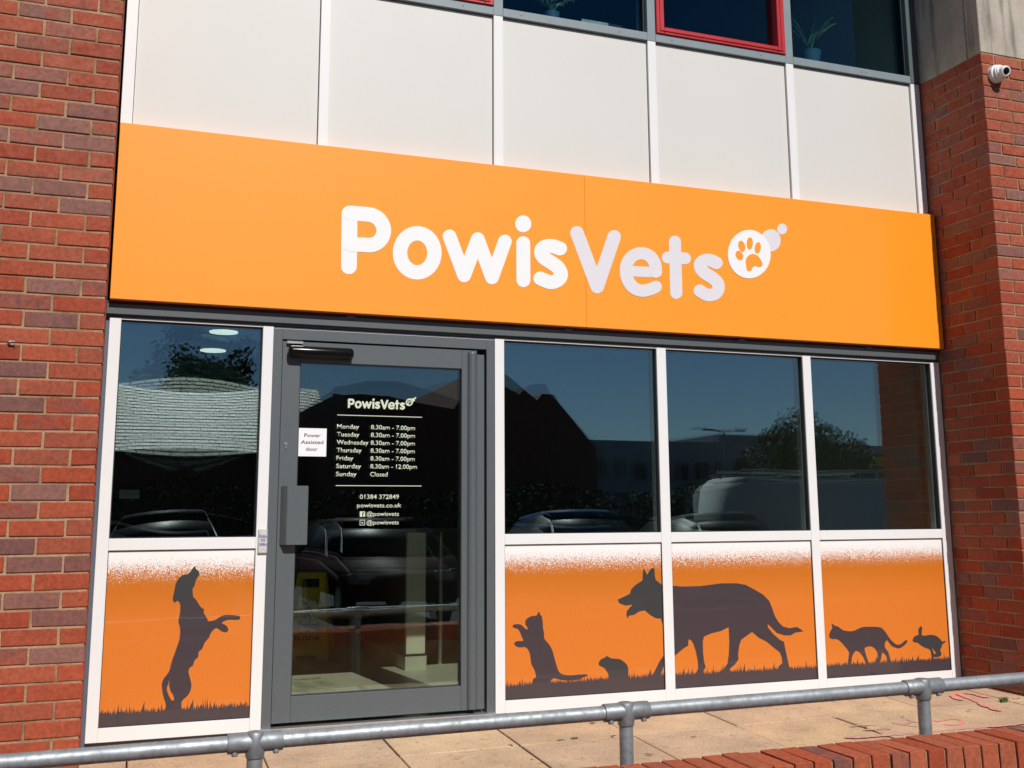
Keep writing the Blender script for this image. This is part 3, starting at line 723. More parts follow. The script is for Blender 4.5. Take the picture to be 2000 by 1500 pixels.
# grass strip: soil band with many blades
gl_px = [((580, 1180), (1465, 1128), cA), ((110, 1255), (1375, 1165), cB), ((160, 1165), (1280, 1105), cC), ((145, 1095), (1125, 1035), cD)]
for n_, ((i, j), (pl_, pr_, cf)) in enumerate(zip(bays, gl_px)):
    a, b = mull[i][1] + .0034, mull[j][0] - .0034
    zl = at_y(*cf([pl_])[0], PF).z; zr = at_y(*cf([pr_])[0], PF).z
    bm = bmesh.new(); rg = random.Random(20 + n_)
    zf = lambda x: zl + (zr - zl) * (x - a) / (b - a)
    top = []; x = a
    while x < b:
        zz = zf(x); tall = rg.random() < .10
        h = rg.uniform(.003, .020) if not tall else rg.uniform(.022, .046); w = rg.uniform(.0035, .008) * (1.3 if tall else 1)
        lean = rg.uniform(-.5, .5) * h
        top.append((x, zz - rg.uniform(0, .012)))
        top.append((min(max(x + w / 2 + lean, a), b), zz + h)); x += w
    # keep the outline a function of x (blades do not fold over)
    pts = []; lastx = a - 1
    for px_, pz_ in top:
        if px_ <= lastx: px_ = lastx + .0004
        if px_ >= b: break
        pts.append((px_, pz_)); lastx = px_
    pts.append((b, zf(b)))
    zb = ZB + .002
    fr0 = [bm.verts.new((q[0], PF - .00075, q[1])) for q in pts]; lo = [bm.verts.new((q[0], PF - .00075, zb)) for q in pts]
    for k in range(len(pts) - 1): bm.faces.new((lo[k], lo[k + 1], fr0[k + 1], fr0[k]))
    ex = bmesh.ops.extrude_face_region(bm, geom=bm.faces[:])
    for v in [g for g in ex['geom'] if isinstance(g, bmesh.types.BMVert)]: v.co.y += .0007
    bmesh.ops.recalc_face_normals(bm, faces=bm.faces[:])
    obj('grass_silhouette', bm, inkM, panels[n_])

# ================================================================ TEXT
dg = None
def text_mesh(s, x0, x1, zb, zcap, y, mat, parent, align='box', bold=0.012, name='lettering', th=.0005, sx=None, kind=None):
    """text whose ink spans x0..x1, baseline zb, cap height zcap"""
    cu = bpy.data.curves.new('t', 'FONT'); cu.body = s; cu.size = 1.0; cu.offset = bold; cu.resolution_u = 3
    to = bpy.data.objects.new('t', cu); COL.objects.link(to); bpy.context.view_layer.update()
    me = bpy.data.meshes.new_from_object(to.evaluated_get(bpy.context.evaluated_depsgraph_get()))
    bpy.data.objects.remove(to); bpy.data.curves.remove(cu)
    xs = [v.co.x for v in me.vertices]; mn, mx = min(xs), max(xs)
    s_ = (x1 - x0) / (mx - mn); sz = zcap / 0.70
    bm = bmesh.new(); bm.from_mesh(me); bpy.data.meshes.remove(me)
    for v in bm.verts: v.co = Vector((x0 + (v.co.x - mn) * s_, y, zb + v.co.y * sz))
    for f in bm.faces:
        f.normal_update()
        if f.normal.y > 0: f.normal_flip()
    ex = bmesh.ops.extrude_face_region(bm, geom=bm.faces[:])
    for v in [g for g in ex['geom'] if isinstance(g, bmesh.types.BMVert)]: v.co.y -= th
    return obj(name, bm, mat, parent)

# ================================================================ DOOR
dr = thing('glazed_door', 'dark grey glazed door with opening hours in pale letters on the glass', 'door', (1.42, 0.02, 0))
bm = bmesh.new()
box(bm, .8060, .8535, .004, .10, 0, 2.012, c=.001); box(bm, 1.9845, 2.0300, .004, .10, 0, 2.012, c=.001); box(bm, .8537, 1.9843, .004, .10, 1.9590, 2.012, c=.001)
obj('door_frame', bm, greyM, dr)
obj('frame_stop', B(.8537, 1.9843, .040, .11, 1.945, 1.9588), blackM, dr)
obj('top_bead', B(.8060, 2.0305, .006, .10, 2.0135, 2.0215, c=.0004), whiteM, dr)
obj('frame_gap', B(.806, 2.031, .06, .11, 2.0, 2.04), blackM, dr)
LF = 0.012
bm = bmesh.new()
box(bm, .8565, .9500, LF, .075, .028, 1.9500, c=.0015); box(bm, 1.8425, 1.9300, LF, .075, .028, 1.9500, c=.0015)
box(bm, .9503, 1.8422, LF, .075, 1.8450, 1.9500, c=.0015); box(bm, .9503, 1.8422, LF, .075, .028, .1535, c=.0015)
obj('leaf_frame', bm, greyM, dr)
bm = bmesh.new(); ring(bm, .9503, 1.8422, .1537, 1.8448, .003, LF + .003, .055, c=0); obj('gasket', bm, blackM, dr)
bm = bmesh.new(); box(bm, 1.9330, 1.9760, .022, .075, .028, 1.930, c=.001); box(bm, 1.9300, 1.9845, .07, .10, .0, 1.945); obj('hinge_stile', bm, greyM, dr)
dgl = put('glass_pane', pane_mesh(.9535, 1.839, .157, 1.8415, .028, .0016, glassDoor, tw=.0012), dr)
dgl2 = put('glass_pane', pane_mesh(.9535, 1.839, .157, 1.8415, .050, -.0022, glassDoor, tw=-.0008), dr)
for o in (dgl, dgl2): o.location = -Vector(dr.location); o['_o'] = [0, 0, 0]
bm = bmesh.new(); cyl(bm, (1.9015, LF + .004, .033), (1.9015, LF + .004, 1.930), .0270, n=28, rings=1)
lathe(bm, (1.9015, LF + .004, 1.930), (0, 0, 1), [(0.0001, .027), (.006, .0262), (.012, .022), (.017, .012), (.019, .001)])
o = obj('finger_guard', bm, greyM, dr); autosmooth(o, 50)
bm = bmesh.new()
lathe(bm, (.882, LF - .028, 1.893), (1, 0, 0), [(0, .012), (.003, .022), (.010, .029), (.020, .031), (.325, .031), (.335, .028), (.342, .020), (.344, .010)], 32)
o = obj('door_closer', bm, blackGloss, dr); autosmooth(o, 40)
obj('closer_plate', B(.890, 1.222, LF - .012, LF - .0002, 1.866, 1.920, c=.002), blackGloss, dr)
obj('closer_bracket', B(.876, .960, -.006, .040, 1.936, 1.950, c=.001), aluM, dr)
# wide bevelled pull handle
bm = bmesh.new(); yb, yf = LF - .0005, LF - .046
fr_ = [(.897, .897), (1.003, .897), (1.003, 1.196), (.897, 1.196)]; bk = [(.869, .897), (1.003, .897), (1.003, 1.196), (.869, 1.196)]
A_ = [bm.verts.new((x, yf, z)) for x, z in fr_]; C_ = [bm.verts.new((x, yb, z)) for x, z in bk]
bm.faces.new(A_); bm.faces.new(C_[::-1])
for i in range(4): bm.faces.new((A_[i], C_[i], C_[(i + 1) % 4], A_[(i + 1) % 4]))
bmesh.ops.recalc_face_normals(bm, faces=bm.faces[:])
bmesh.ops.bevel(bm, geom=bm.edges[:], offset=.0025, segments=2, affect='EDGES')
obj('pull_handle', bm, greyM, dr)
bm = bmesh.new(); cyl(bm, (.887, LF - .004, 1.411), (.887, LF + .001, 1.411), .0085, n=16); box(bm, .8835, .8905, LF - .004, LF + .001, 1.389, 1.411, c=.001)
kh = obj('lock_cylinder', bm, aluM, dr); obj('keyhole', B(.8862, .8878, LF - .0046, LF - .0038, 1.403, 1.414), blackM, kh)
obj('threshold', B(.806, 2.03, -.035, .10, -.03, .010, c=.003), aluM, dr)
st_ = obj('sticker', B(.9515, 1.1000, LF + .0100, LF + .0108, 1.350, 1.4965), stickM, dr)
ys = LF + .0099
for s, x0, x1, zb in (('Power', .983, 1.069, 1.4505), ('Assisted', .966, 1.084, 1.4150), ('door', .993, 1.055, 1.3790)):
    text_mesh(s, x0, x1, zb, .0185, ys, textDark, st_, bold=.012)
yt = .0262
ln = dgl
days = [('Monday', .118), ('Tuesday', .120), ('Wednesday', .170), ('Thursday', .134), ('Friday', .090), ('Saturday', .133), ('Sunday', .109)]
hrs = ['8.30am - 7.00pm'] * 5 + ['8.30am - 12.00pm', 'Closed']
wh = [.243] * 5 + [.256, .095]
for k in range(7):
    zb = 1.4985 - k * .0417
    text_mesh(days[k][0], 1.155, 1.155 + days[k][1], zb, .0235, yt, doorTxt, ln)
    text_mesh(hrs[k], 1.3375, 1.3375 + wh[k], zb, .0235, yt, doorTxt, ln)
for z_ in (1.5705, 1.1995): obj('rule', B(1.155, 1.6195, yt - .0005, yt, z_ - .0018, z_ + .0018), doorTxt, ln)
text_mesh('01384 372849', 1.284, 1.496, 1.1300, .0235, yt, doorTxt, ln)
text_mesh('powisvets.co.uk', 1.270, 1.510, 1.0855, .0225, yt, doorTxt, ln)
text_mesh('@powisvets', 1.322, 1.497, 1.0410, .0220, yt, doorTxt, ln)
text_mesh('@powisvets', 1.322, 1.497, .9965, .0220, yt, doorTxt, ln)
fb = obj('icon', B(1.2860, 1.3140, yt - .0005, yt, 1.0375, 1.0655, c=0), doorTxt, ln)
text_mesh('f', 1.297, 1.309, 1.0380, .024, yt - .0005, blackM, fb, bold=.02, th=.0003)
bm = bmesh.new(); ring(bm, 1.2860, 1.3140, .9935, 1.0215, .0028, yt - .0005, yt, c=0)
gi = glyph_mesh([('c', ell(1.300, 1.0075, .0058, .0058, 20), .0024)], lambda p, y: Vector((p[0], y, p[1])), yt, .0005, bm=bm)
obj('icon', gi, doorTxt, ln)
# small logo on the door
sc_ = (1.584 - 1.210) / (lg1.x - lg0.x)
zmid = mp_sign((55, 348 + 34), 0).z
def mp_door(p, y):
    q = mp_sign(p, 0); return Vector((1.210 + (q.x - lg0.x) * sc_, y, 1.6085 + (q.z - zmid) * sc_))
for m, parts in GL: obj('lettering', glyph_mesh(parts, mp_door, yt, .0004, step=.0002), doorTxt, ln)
for i, (m, parts) in enumerate(BADGE):
    obj('logo_badge', glyph_mesh(parts, mp_door, yt, .0004, lift=[0, 0, .0005, .001, .001, .001, .001, .001][i]), doorTxt if m != 'O' else blackM, ln)

# push plate on the mullion beside the door
pp = thing('push_button_plate', 'small steel plate lettered PUSH TO OPEN on the white mullion left of the door', 'push plate', (.785, -.01, .92))
pl_ = obj('plate', B(.7605, .8070, -.0140, -.0005, .858, .980, c=.004), steelM, pp)
for s, zb, x0, x1 in (('PUSH', .9360, .7655, .8035), ('TO', .9160, .7745, .7945), ('OPEN', .8960, .7650, .8035)):
    text_mesh(s, x0, x1, zb, .0125, -.0142, blueM, pl_, bold=.03)

# ================================================================ HANDRAIL
def RY(x): return -2.0955 - 0.0317 * x
def RZ(x): return 0.3449 + 0.0126 * x
hr = thing('handrail', 'galvanised steel tube handrail on short posts running in front of the shopfront', 'handrail', (1.75, RY(1.75), -0.15))
def RP(x, dz=0): return Vector((x, RY(x), RZ(x) + dz))
px_posts = [-0.745, 0.5039, 1.7523, 2.9902, 4.235, 5.48]
bm = bmesh.new(); cyl(bm, RP(-2.4), RP(7.6), .02415, n=32, rings=60); o = obj('rail_tube', bm, galvM, hr); autosmooth(o, 60)
dax = (RP(1) - RP(0)).normalized()
for x in px_posts:
    c = RP(x)
    bm = bmesh.new(); cyl(bm, Vector((x, RY(x), gz(x, RY(x)) - .02)), c - Vector((0, 0, .02)), .02415, n=32, rings=8); o = obj('post', bm, galvM, hr); autosmooth(o, 60)
    bm = bmesh.new(); e = .0022
    L_ = .084
    lathe(bm, c - dax * L_, dax, [(0, .0262), (.0004, .0288), (.003, .0302), (2 * L_ - .003, .0302), (2 * L_ - .0004, .0288), (2 * L_, .0262)], 36)
    o = obj('tee_fitting', bm, fitM, hr); autosmooth(o, 35)
    bm = bmesh.new()
    cv = c + Vector((0, 0, .0))
    lathe(bm, cv - Vector((0, 0, .046)), (0, 0, 1), [(0, .0252), (.0004, .0272), (.003, .0282), (.012, .0290), (.024, .0315), (.046, .0325), (.068, .0300), (.0755, .027), (.0775, .020)], 36)
    o2 = obj('socket', bm, fitM, o); autosmooth(o2, 35)
    for s in (-1, 1):
        bm = bmesh.new(); q = c + dax * (s * .062)
        lathe(bm, q - Vector((0, .010, .026)), (0, -.35, -1), [(0, .011), (.006, .010), (.010, .0085), (.0105, .004)], 16)
        o2 = obj('grub_screw', bm, fitM, o); autosmooth(o2, 40)
    bm = bmesh.new(); cyl(bm, Vector((x, RY(x), gz(x, RY(x)) - .004)), Vector((x, RY(x), gz(x, RY(x)) + .006)), .06, n=28); obj('base_flange', bm, fitM, hr)

# ================================================================ SECURITY CAMERA
cc = at_y(1942.4, 146.5, YP)
sc = thing('security_camera', 'white turret security camera on the brick pier at top right', 'security camera', tuple(cc))
d_ = Vector((.05, -1, .02)).normalized()
bm = bmesh.new(); lathe(bm, cc + Vector((0, .002, 0)), (0, -1, 0), [(0, .058), (.032, .0575), (.036, .054), (.037, .052)], 40); o = obj('base', bm, cctvM, sc); autosmooth(o, 30)
bm = bmesh.new(); lathe(bm, cc + Vector((.004, -.036, .002)), (.06, -1, .02), [(0, .050), (.009, .0505), (.013, .049), (.015, .044), (.022, .043), (.024, .041)], 40); o = obj('collar', bm, cctvM, sc); autosmooth(o, 30)
e0 = cc + Vector((.010, -.045, .006))
dl = (at_y(1964.3, 139, YP - .088) - e0).normalized()
bm = bmesh.new(); lathe(bm, e0, dl, [(0, .036), (.042, .0355), (.049, .034), (.053, .029), (.0532, .0245), (.047, .0235), (.0465, .001)], 40); o = obj('barrel', bm, cctvM, sc); autosmooth(o, 30)
bm = bmesh.new(); lathe(bm, e0 + dl * .0472, dl, [(0, .0230), (.002, .0225), (.004, .012), (.0045, .001)], 32); o = obj('lens', bm, blackGloss, sc); autosmooth(o, 30)

# rusty hook on left wall
hk = at_y(22, 670, YL)
bm = bmesh.new(); cyl(bm, hk + Vector((-.012, .004, -.004)), hk + Vector((-.004, -.018, .003)), .006, .005, n=8); cyl(bm, hk + Vector((-.006, -.018, .004)), hk + Vector((.016, -.020, .004)), .0045, .003, n=8); cyl(bm, hk + Vector((.014, -.020, .005)), hk + Vector((.014, -.016, -.012)), .002, .0015, n=6)
obj('wall_hook', bm, M_galv('old_zinc', .30), label='small bent metal hook stuck in the mortar of the left brick wall', category='hook')

# weeds in the paving joints
leafM = M_plain('weed_green', (0.11, 0.16, 0.045), 0.6, var=0.3, scale=60)
def weed(u, v, w, h, n, label, seed):
    rg = random.Random(seed); p = at_z(u, v, -.05)
    for _ in range(10): p = at_z(u, v, gz(p.x, p.y))
    bm = bmesh.new()
    for _ in range(n):
        b = p + Vector((rg.uniform(-w, w), rg.uniform(-.008, .008), 0)); b.z = gz(b.x, b.y) - .003
        t = b + Vector((rg.uniform(-.5, .5) * h, rg.uniform(-.5, .5) * h, h * rg.uniform(.4, 1)))
        s = Vector((rg.uniform(-1, 1), rg.uniform(-1, 1), 0)).normalized() * rg.uniform(.002, .004)
        m_ = b.lerp(t, .55) + Vector((0, 0, .25 * h * rg.random()))
        a = [bm.verts.new(q) for q in (b - s * .5, b + s * .5, m_ + s, t, m_ - s)]
        bm.faces.new(a)
    return obj('weed', bm, leafM, label=label, category='weed')
weed(1961, 1371, .022, .035, 60, 'green weed tuft at a slab corner near the foot of the brick pier', 1)
weed(1985, 1366, .03, .012, 16, 'sparse little weed sprigs on the slab beside the pier foot', 2)
weed(1094, 1447, .022, .012, 45, 'left one of two thin moss strips in the long paving joint', 3)
weed(1122, 1444, .014, .016, 40, 'right one of two thin moss strips in the long paving joint', 4)
weed(998, 1456.5, .006, .010, 16, 'tiny weed where two paving joints cross below the handrail', 5)
weed(1690, 1421, .012, .012, 18, 'tiny weed in the paving joint between the two right handrail posts', 6)
# dry leaf scraps
scrapM = M_plain('dry_leaf', (0.07, 0.05, 0.045), 0.8)
for k, (u, v, l, lb) in enumerate([(1894, 1389.5, .035, 'dark dry leaf scrap on the paving right of the right handrail post'), (1268, 1477, .035, 'dark twig scrap on the paving in front of the middle handrail post'),
                       (1763, 1403.5, .022, 'small dark scrap on the paving left of the right handrail post'), (1157, 1415, .03, 'brown leaf scrap under the rail just left of the middle post'),
                       (1039, 1487.5, .014, 'small dark pebble on the paving near the bottom edge'), (1198, 1441.5, .030, 'brown scrap on the paving joint behind the middle post'),
                       (1355, 1442, .03, 'thin twig on the paving to the right of the middle post')]):
    p = at_z(u, v, -.05)
    for _ in range(10): p = at_z(u, v, gz(p.x, p.y))
    bm = bmesh.new(); rg = random.Random(k); a = rg.uniform(-.4, .4)
    l *= .6; pts = [(-l, 0), (-l * .3, l * .28), (l * .5, l * .2), (l, 0), (l * .3, -l * .25), (-l * .5, -l * .18)]
    vs = [bm.verts.new(p + Vector((x * math.cos(a) - y * math.sin(a), x * math.sin(a) + y * math.cos(a), .006 + rg.uniform(0, .005)))) for x, y in pts]
    f = bm.faces.new(vs); bmesh.ops.triangulate(bm, faces=[f]); ex = bmesh.ops.extrude_face_region(bm, geom=bm.faces[:])
    for v_ in [g for g in ex['geom'] if isinstance(g, bmesh.types.BMVert)]: v_.co.z += .002
    obj('leaf_scrap', bm, scrapM, label=lb, category='leaf')

# ================================================================ INSIDE THE SHOP
yel = M_plain('yellow_plastic', (0.78, 0.56, 0.01), 0.4, var=0.04)
wf = thing('wet_floor_sign', 'yellow wet floor caution sign standing inside behind the door glass', 'caution sign', (1.53, 2.70, 0))
pA, pB = at_z(573, 1288, 0), at_z(648, 1292, 0)
w0 = Vector((1.325, 2.68, 0)); ex_ = Vector((.93, -.36, 0)).normalized(); ny = Vector((.36, .93, 0)).normalized()
def wfp(s, t, d): # s across (0..1), t up metres, d depth
    hw = .165 - .062 * (t / .66); return w0 + ex_ * (.16 + (s - .5) * 2 * hw) + Vector((0, 0, t * .95)) + ny * (d + t * .16)
def wf_leg(sgn):
    bm = bmesh.new()
    def quadbox(s0, s1, t0, t1):
        P = []
        for s, t in ((s0, t0), (s1, t0), (s1, t1), (s0, t1)):
            q = wfp(s, t, 0)
            if sgn < 0:
                dd = (q - w0).dot(ny); q = q + ny * (.28 - 2 * dd + .0)
            P.append(q)
        f = [bm.verts.new(p) for p in P]; b = [bm.verts.new(p + ny * .012) for p in P]
        bm.faces.new(f); bm.faces.new(b[::-1])
        for i in range(4): bm.faces.new((f[i], b[i], b[(i + 1) % 4], f[(i + 1) % 4]))
    quadbox(0, .27, 0, .035); quadbox(.73, 1, 0, .035); quadbox(0, 1, .035, .545); quadbox(0, .2, .545, .615); quadbox(.8, 1, .545, .615); quadbox(0, 1, .615, .66)
    bmesh.ops.recalc_face_normals(bm, faces=bm.faces[:])
    return obj('leg_board', bm, yel, wf)
lb_ = wf_leg(1); wf_leg(-1)
def wf_text(s, s0, s1, t, h):
    cu = bpy.data.curves.new('t', 'FONT'); cu.body = s; cu.offset = .02; cu.resolution_u = 3
    to = bpy.data.objects.new('t', cu); COL.objects.link(to); bpy.context.view_layer.update()
    me = bpy.data.meshes.new_from_object(to.evaluated_get(bpy.context.evaluated_depsgraph_get()))
    bpy.data.objects.remove(to); xs = [v.co.x for v in me.vertices]; mn, mx = min(xs), max(xs)
    for v in me.vertices: v.co = wfp(s0 + (v.co.x - mn) / (mx - mn) * (s1 - s0), t + v.co.y / .7 * h, -.0025)
    me.materials.append(blackM); o = put('lettering', me, lb_); return o
wf_text('CAUTION', .14, .86, .420, .030); wf_text('WET', .32, .68, .205, .030); wf_text('FLOOR', .18, .82, .150, .030)
bm = bmesh.new()
def wf_poly(pts):
    f = bm.faces.new([bm.verts.new(wfp(s, t, -.0025)) for s, t in pts])
for a, b in (((.5, .40), (.22, .265)), ((.5, .40), (.78, .265)), ((.22, .265), (.78, .265))):
    for f in ribbon2d([a, b], .0) if False else []: pass
    dx, dz = (b[0] - a[0]) * .3, b[1] - a[1]; l = math.hypot(dx, dz); nx, nz = -dz / l * .006 / .3, dx / l * .006
    wf_poly([(a[0] + nx, a[1] + nz), (a[0] - nx, a[1] - nz), (b[0] - nx, b[1] - nz), (b[0] + nx, b[1] + nz)])
wf_poly([(.42, .36), (.50, .37), (.54, .34), (.46, .325)]); wf_poly([(.46, .335), (.56, .345), (.64, .31), (.60, .30), (.5, .315)]); wf_poly([(.46, .325), (.52, .325), (.58, .285), (.53, .28)]); wf_poly([(.40, .345), (.44, .35), (.38, .30), (.35, .305)])
obj('pictogram', bm, blackM, lb_)

ds = thing('reception_desk', 'cream reception desk end with steel leg inside the shop behind the door', 'desk', (2.1, 2.4, 0))
creamP = M_plain('cream_laminate', (0.66, 0.64, 0.52), 0.5, var=.02)
q0, q1 = Vector((2.02, 1.85, 0)), Vector((2.155, 1.80, 0))
obj('end_panel', B(2.02, 2.155, 1.82, 1.86, .105, .93, c=.003), creamP, ds)
obj('side_panel', B(2.022, 2.153, 1.8605, 3.6, .105, .93), M_plain('dark_laminate', (.12, .12, .10), .5), ds)
bm = bmesh.new(); box(bm, 2.012, 2.163, 1.812, 3.6, .0, .092); obj('coved_skirting', bm, floorM, ds)
obj('skirting_trim', B(2.010, 2.165, 1.811, 3.6, .0922, .1048), blackM, ds)
obj('worktop', B(1.99, 4.3, 1.80, 2.5, .932, .962, c=.003), darkwall, ds)
obj('back_panel', B(2.16, 4.2, 2.45, 2.5, .12, .93), darkwall, ds)
bm = bmesh.new(); cyl(bm, (2.33, 2.05, 0), (2.33, 2.05, .93), .016, n=16); o = obj('leg', bm, aluM, ds); autosmooth(o)
# round ceiling lights, lit
emL, N, L, b = nt('lit_ceiling_light'); b.inputs['Base Color'].default_value = (.9, .95, .9, 1); b.inputs['Emission Color'].default_value = (0.80, 0.95, 0.88, 1); b.inputs['Emission Strength'].default_value = 1.5
for (u, v, lb) in ((437, 648, 'round lit ceiling light seen through the left window, nearer and higher of the two'), (416, 684, 'round lit ceiling light seen through the left window, farther and lower of the two')):
    p = at_z(u, v, 2.60); t = thing('ceiling_light', lb, 'ceiling light', (p.x, p.y, 2.62), group='round ceiling lights inside the shop')
    bm = bmesh.new(); cyl(bm, (p.x, p.y, 2.62), (p.x, p.y, 2.600), .125, n=32); obj('rim', bm, cctvM, t)
    bm = bmesh.new(); cyl(bm, (p.x, p.y, 2.5995), (p.x, p.y, 2.592), .118, n=32); obj('diffuser', bm, emL, t)
# small cream things inside the left window
obj('wall_box', B(.10, .21, 1.0, 1.04, 1.15, 1.20, c=.003), creamP, label='small cream box inside at the left edge of the left window', category='wall box')
# wall panel inside the right hand window
rw = obj('access_panel', B(5.205, 5.219, .95, 1.75, 1.42, 1.92, c=.003), shell, label='square access panel on the wall inside the right window', category='access panel')
# upstairs: leafy plant, palm, box, curtain
potM = M_plain('blue_pot', (0.035, 0.10, 0.16), 0.6); palmM = M_plain('palm_leaf', (0.045, 0.11, 0.05), 0.6, var=.25, scale=30)
def plant(u, v, y, h, n, label, frond, seed, potr=.075):
    base = at_y(u, v, y); rg = random.Random(seed)
    t = thing('pot_plant', label, 'pot plant', tuple(base))
    bm = bmesh.new(); lathe(bm, base, (0, 0, 1), [(-.10, potr * .75), (.0, potr), (.012, potr * 1.05), (.014, potr * .9)], 20); o = obj('pot', bm, potM, t); autosmooth(o)
    for k in range(n):
        ang = k * 2 * math.pi / n + rg.uniform(-.4, .4); L_ = h * rg.uniform(.75, 1.1); out = rg.uniform(.35, .95)
        bm = bmesh.new(); pts = []
        NS = 26
        for s in range(NS + 1):
            f = s / NS
            pts.append(base + Vector((math.cos(ang) * out * L_ * f ** 1.4, math.sin(ang) * out * L_ * .6 * f ** 1.4, L_ * (f - .38 * out * f ** 2.4))))
        for s in range(NS):
            cyl(bm, pts[s], pts[s + 1], .0025, n=4, cap=False)
        for s in range(8, NS + 1):
            if not frond and s % 6: continue
            d = (pts[min(s + 1, NS)] - pts[s - 1]).normalized()
            for sd in (-1, 1):
                side = d.cross(Vector((0, 0, 1))).normalized() * sd
                l = (.085 if frond else .10) * (1.1 - abs(s / NS - .6)) * (h / .38); w = .0042 if frond else .022
                q = pts[s] + side * l * .5 + d * l * .35 + Vector((0, 0, l * .06)); e = pts[s] + side * l * .8 + d * l * .8 - Vector((0, 0, l * .25))
                bm.faces.new([bm.verts.new(x) for x in (pts[s], q + d * w, e, q - d * w)])
        obj('frond' if frond else 'leaf_stem', bm, palmM, t)
    return t
plant(1582, 106, .28, .36, 7, 'small palm in a blue pot behind the far right upper window', True, 4)
plant(1077, 30, .26, .20, 9, 'leafy plant behind the upper window in the middle', False, 5, .05)
bx = at_y(1165, 45, .5)
obj('storage_box', B(bx.x - .13, bx.x + .17, .45, .75, 3.9, 4.28, c=.004), M_plain('grey_fabric_box', (.36, .37, .36), .8, var=.2, scale=20), label='pale grey box behind the middle upper window, right of the leafy plant', category='box')
obj('window_blind', B(3.165, 3.245, .20, .24, 4.0, 5.2), M_plain('blue_blind', (.18, .52, .72), .7), label='light blue blind edge inside the red framed upper window', category='blind')

# ================================================================ THE STREET BEHIND THE CAMERA (seen in the glass)
def back(u, v, Y):
    q = at_y(u, v, Y); return Vector((q.x, -Y + .06, q.z))
slateM, N, L, b = nt('slate'); setp(b, .55, 0, .5)
n_ = noise_node(N, L, 1.2, 5); r_ = ramp(N, L, n_.outputs[0], [(.3, (.50, .46, .36)), (.5, (.68, .60, .46)), (.7, (.82, .70, .50))])
n3 = noise_node(N, L, 9, 3); r3 = ramp(N, L, n3.outputs[0], [(.35, (.75, .75, .78)), (.65, (1.15, 1.15, 1.1))])
L.new(mixc(N, L, 1, r_.outputs[0], r3.outputs[0], 'MULTIPLY'), b.inputs['Base Color'])
darkbrick = M_plain('dark_brick_wall', (0.16, 0.07, 0.05), .9, var=.2, scale=3)
hallx0, hallx1 = -14.0, back(664, 800, 58).x
ha = thing('slate_roofed_hall', 'long low hall with pale slate roof across the car park, mirrored in the left window', 'building', (0, -60, -.5))
ze, zr_ = back(300, 882, 58).z, back(400, 752, 64).z
obj('wall', B(hallx0, hallx1, -74, -58.4, -.6, ze - .05), darkbrick, ha)
bm = bmesh.new(); rows = 20
for r0 in range(rows):
    f0, f1 = r0 / rows, (r0 + 1) / rows
    y0_, y1_ = -58 - 7 * f0, -58 - 7 * f1; z0_, z1_ = ze + (zr_ - ze) * f0, ze + (zr_ - ze) * f1
    x = hallx0 - (.28 if r0 % 2 else 0)
    while x < hallx1:
        x2 = min(x + .52, hallx1); dz = random.uniform(.01, .03)
        v4 = [(x, y0_, z0_ + .030 + dz * .5), (x2, y0_, z0_ + .030 + dz * .5), (x2, y1_, z1_ + .01), (x, y1_, z1_ + .01)]
        a = [bm.verts.new(p) for p in v4]; bm.faces.new(a)
        c_ = [bm.verts.new(p) for p in ((x, y0_, z0_), (x2, y0_, z0_))]; bm.faces.new((c_[0], c_[1], a[1], a[0]))
        x = x2 + .03
obj('slate', bm, slateM, ha, kind='stuff')
bm = bmesh.new(); v4 = [(hallx0, -58.02, ze - .03), (hallx1, -58.02, ze - .03), (hallx1, -65, zr_ - .04), (hallx0, -65, zr_ - .04)]; bm.faces.new([bm.verts.new(p) for p in v4])
v4 = [(hallx0, -65, zr_), (hallx1, -65, zr_), (hallx1, -74, ze), (hallx0, -74, ze)]; bm.faces.new([bm.verts.new(p) for p in v4]); obj('roof_underlay', bm, M_plain('roof_felt', (.12, .12, .11), .9), ha)
obj('gutter', B(hallx0, hallx1, -58.1, -57.85, ze - .12, ze - .02), blackM, ha)

gb = thing('gabled_building', 'tall dark gabled brick building across the car park, mirrored in the door and third window', 'building', (15, -46, -.5))
out = [(672, 1020), (655, 768), (710, 760), (770, 762), (905, 792), (955, 716), (985, 738), (1035, 775), (1048, 760), (1075, 760), (1085, 778), (1172, 880), (1172, 1030)]
pts = [back(u, v, 46) for u, v in out]
bm = bmesh.new(); f_ = [bm.verts.new((p.x, -46, max(p.z, -.55) if 0 < i < len(pts) - 1 else -.6)) for i, p in enumerate(pts)]; b_ = [bm.verts.new((v.co.x, -60, v.co.z)) for v in f_]
fa = [bm.faces.new(f_), bm.faces.new(b_[::-1])]
for i in range(len(f_)): bm.faces.new((f_[i], b_[i], b_[(i + 1) % len(f_)], f_[(i + 1) % len(f_)]))
[q.normal_update() for q in fa]; bmesh.ops.triangulate(bm, faces=fa, ngon_method='EAR_CLIP'); bmesh.ops.recalc_face_normals(bm, faces=bm.faces[:])
obj('wall', bm, darkbrick, gb)
vg = [back(653, 765, 45.9), back(670, 765, 45.9), back(700, 905, 45.9), back(684, 905, 45.9)]
bm = bmesh.new(); prism_y(bm, [(p.x, p.z) for p in vg], -45.99, -45.75); obj('barge_board', bm, M_plain('brown_board', (.20, .12, .08), .8), gb)

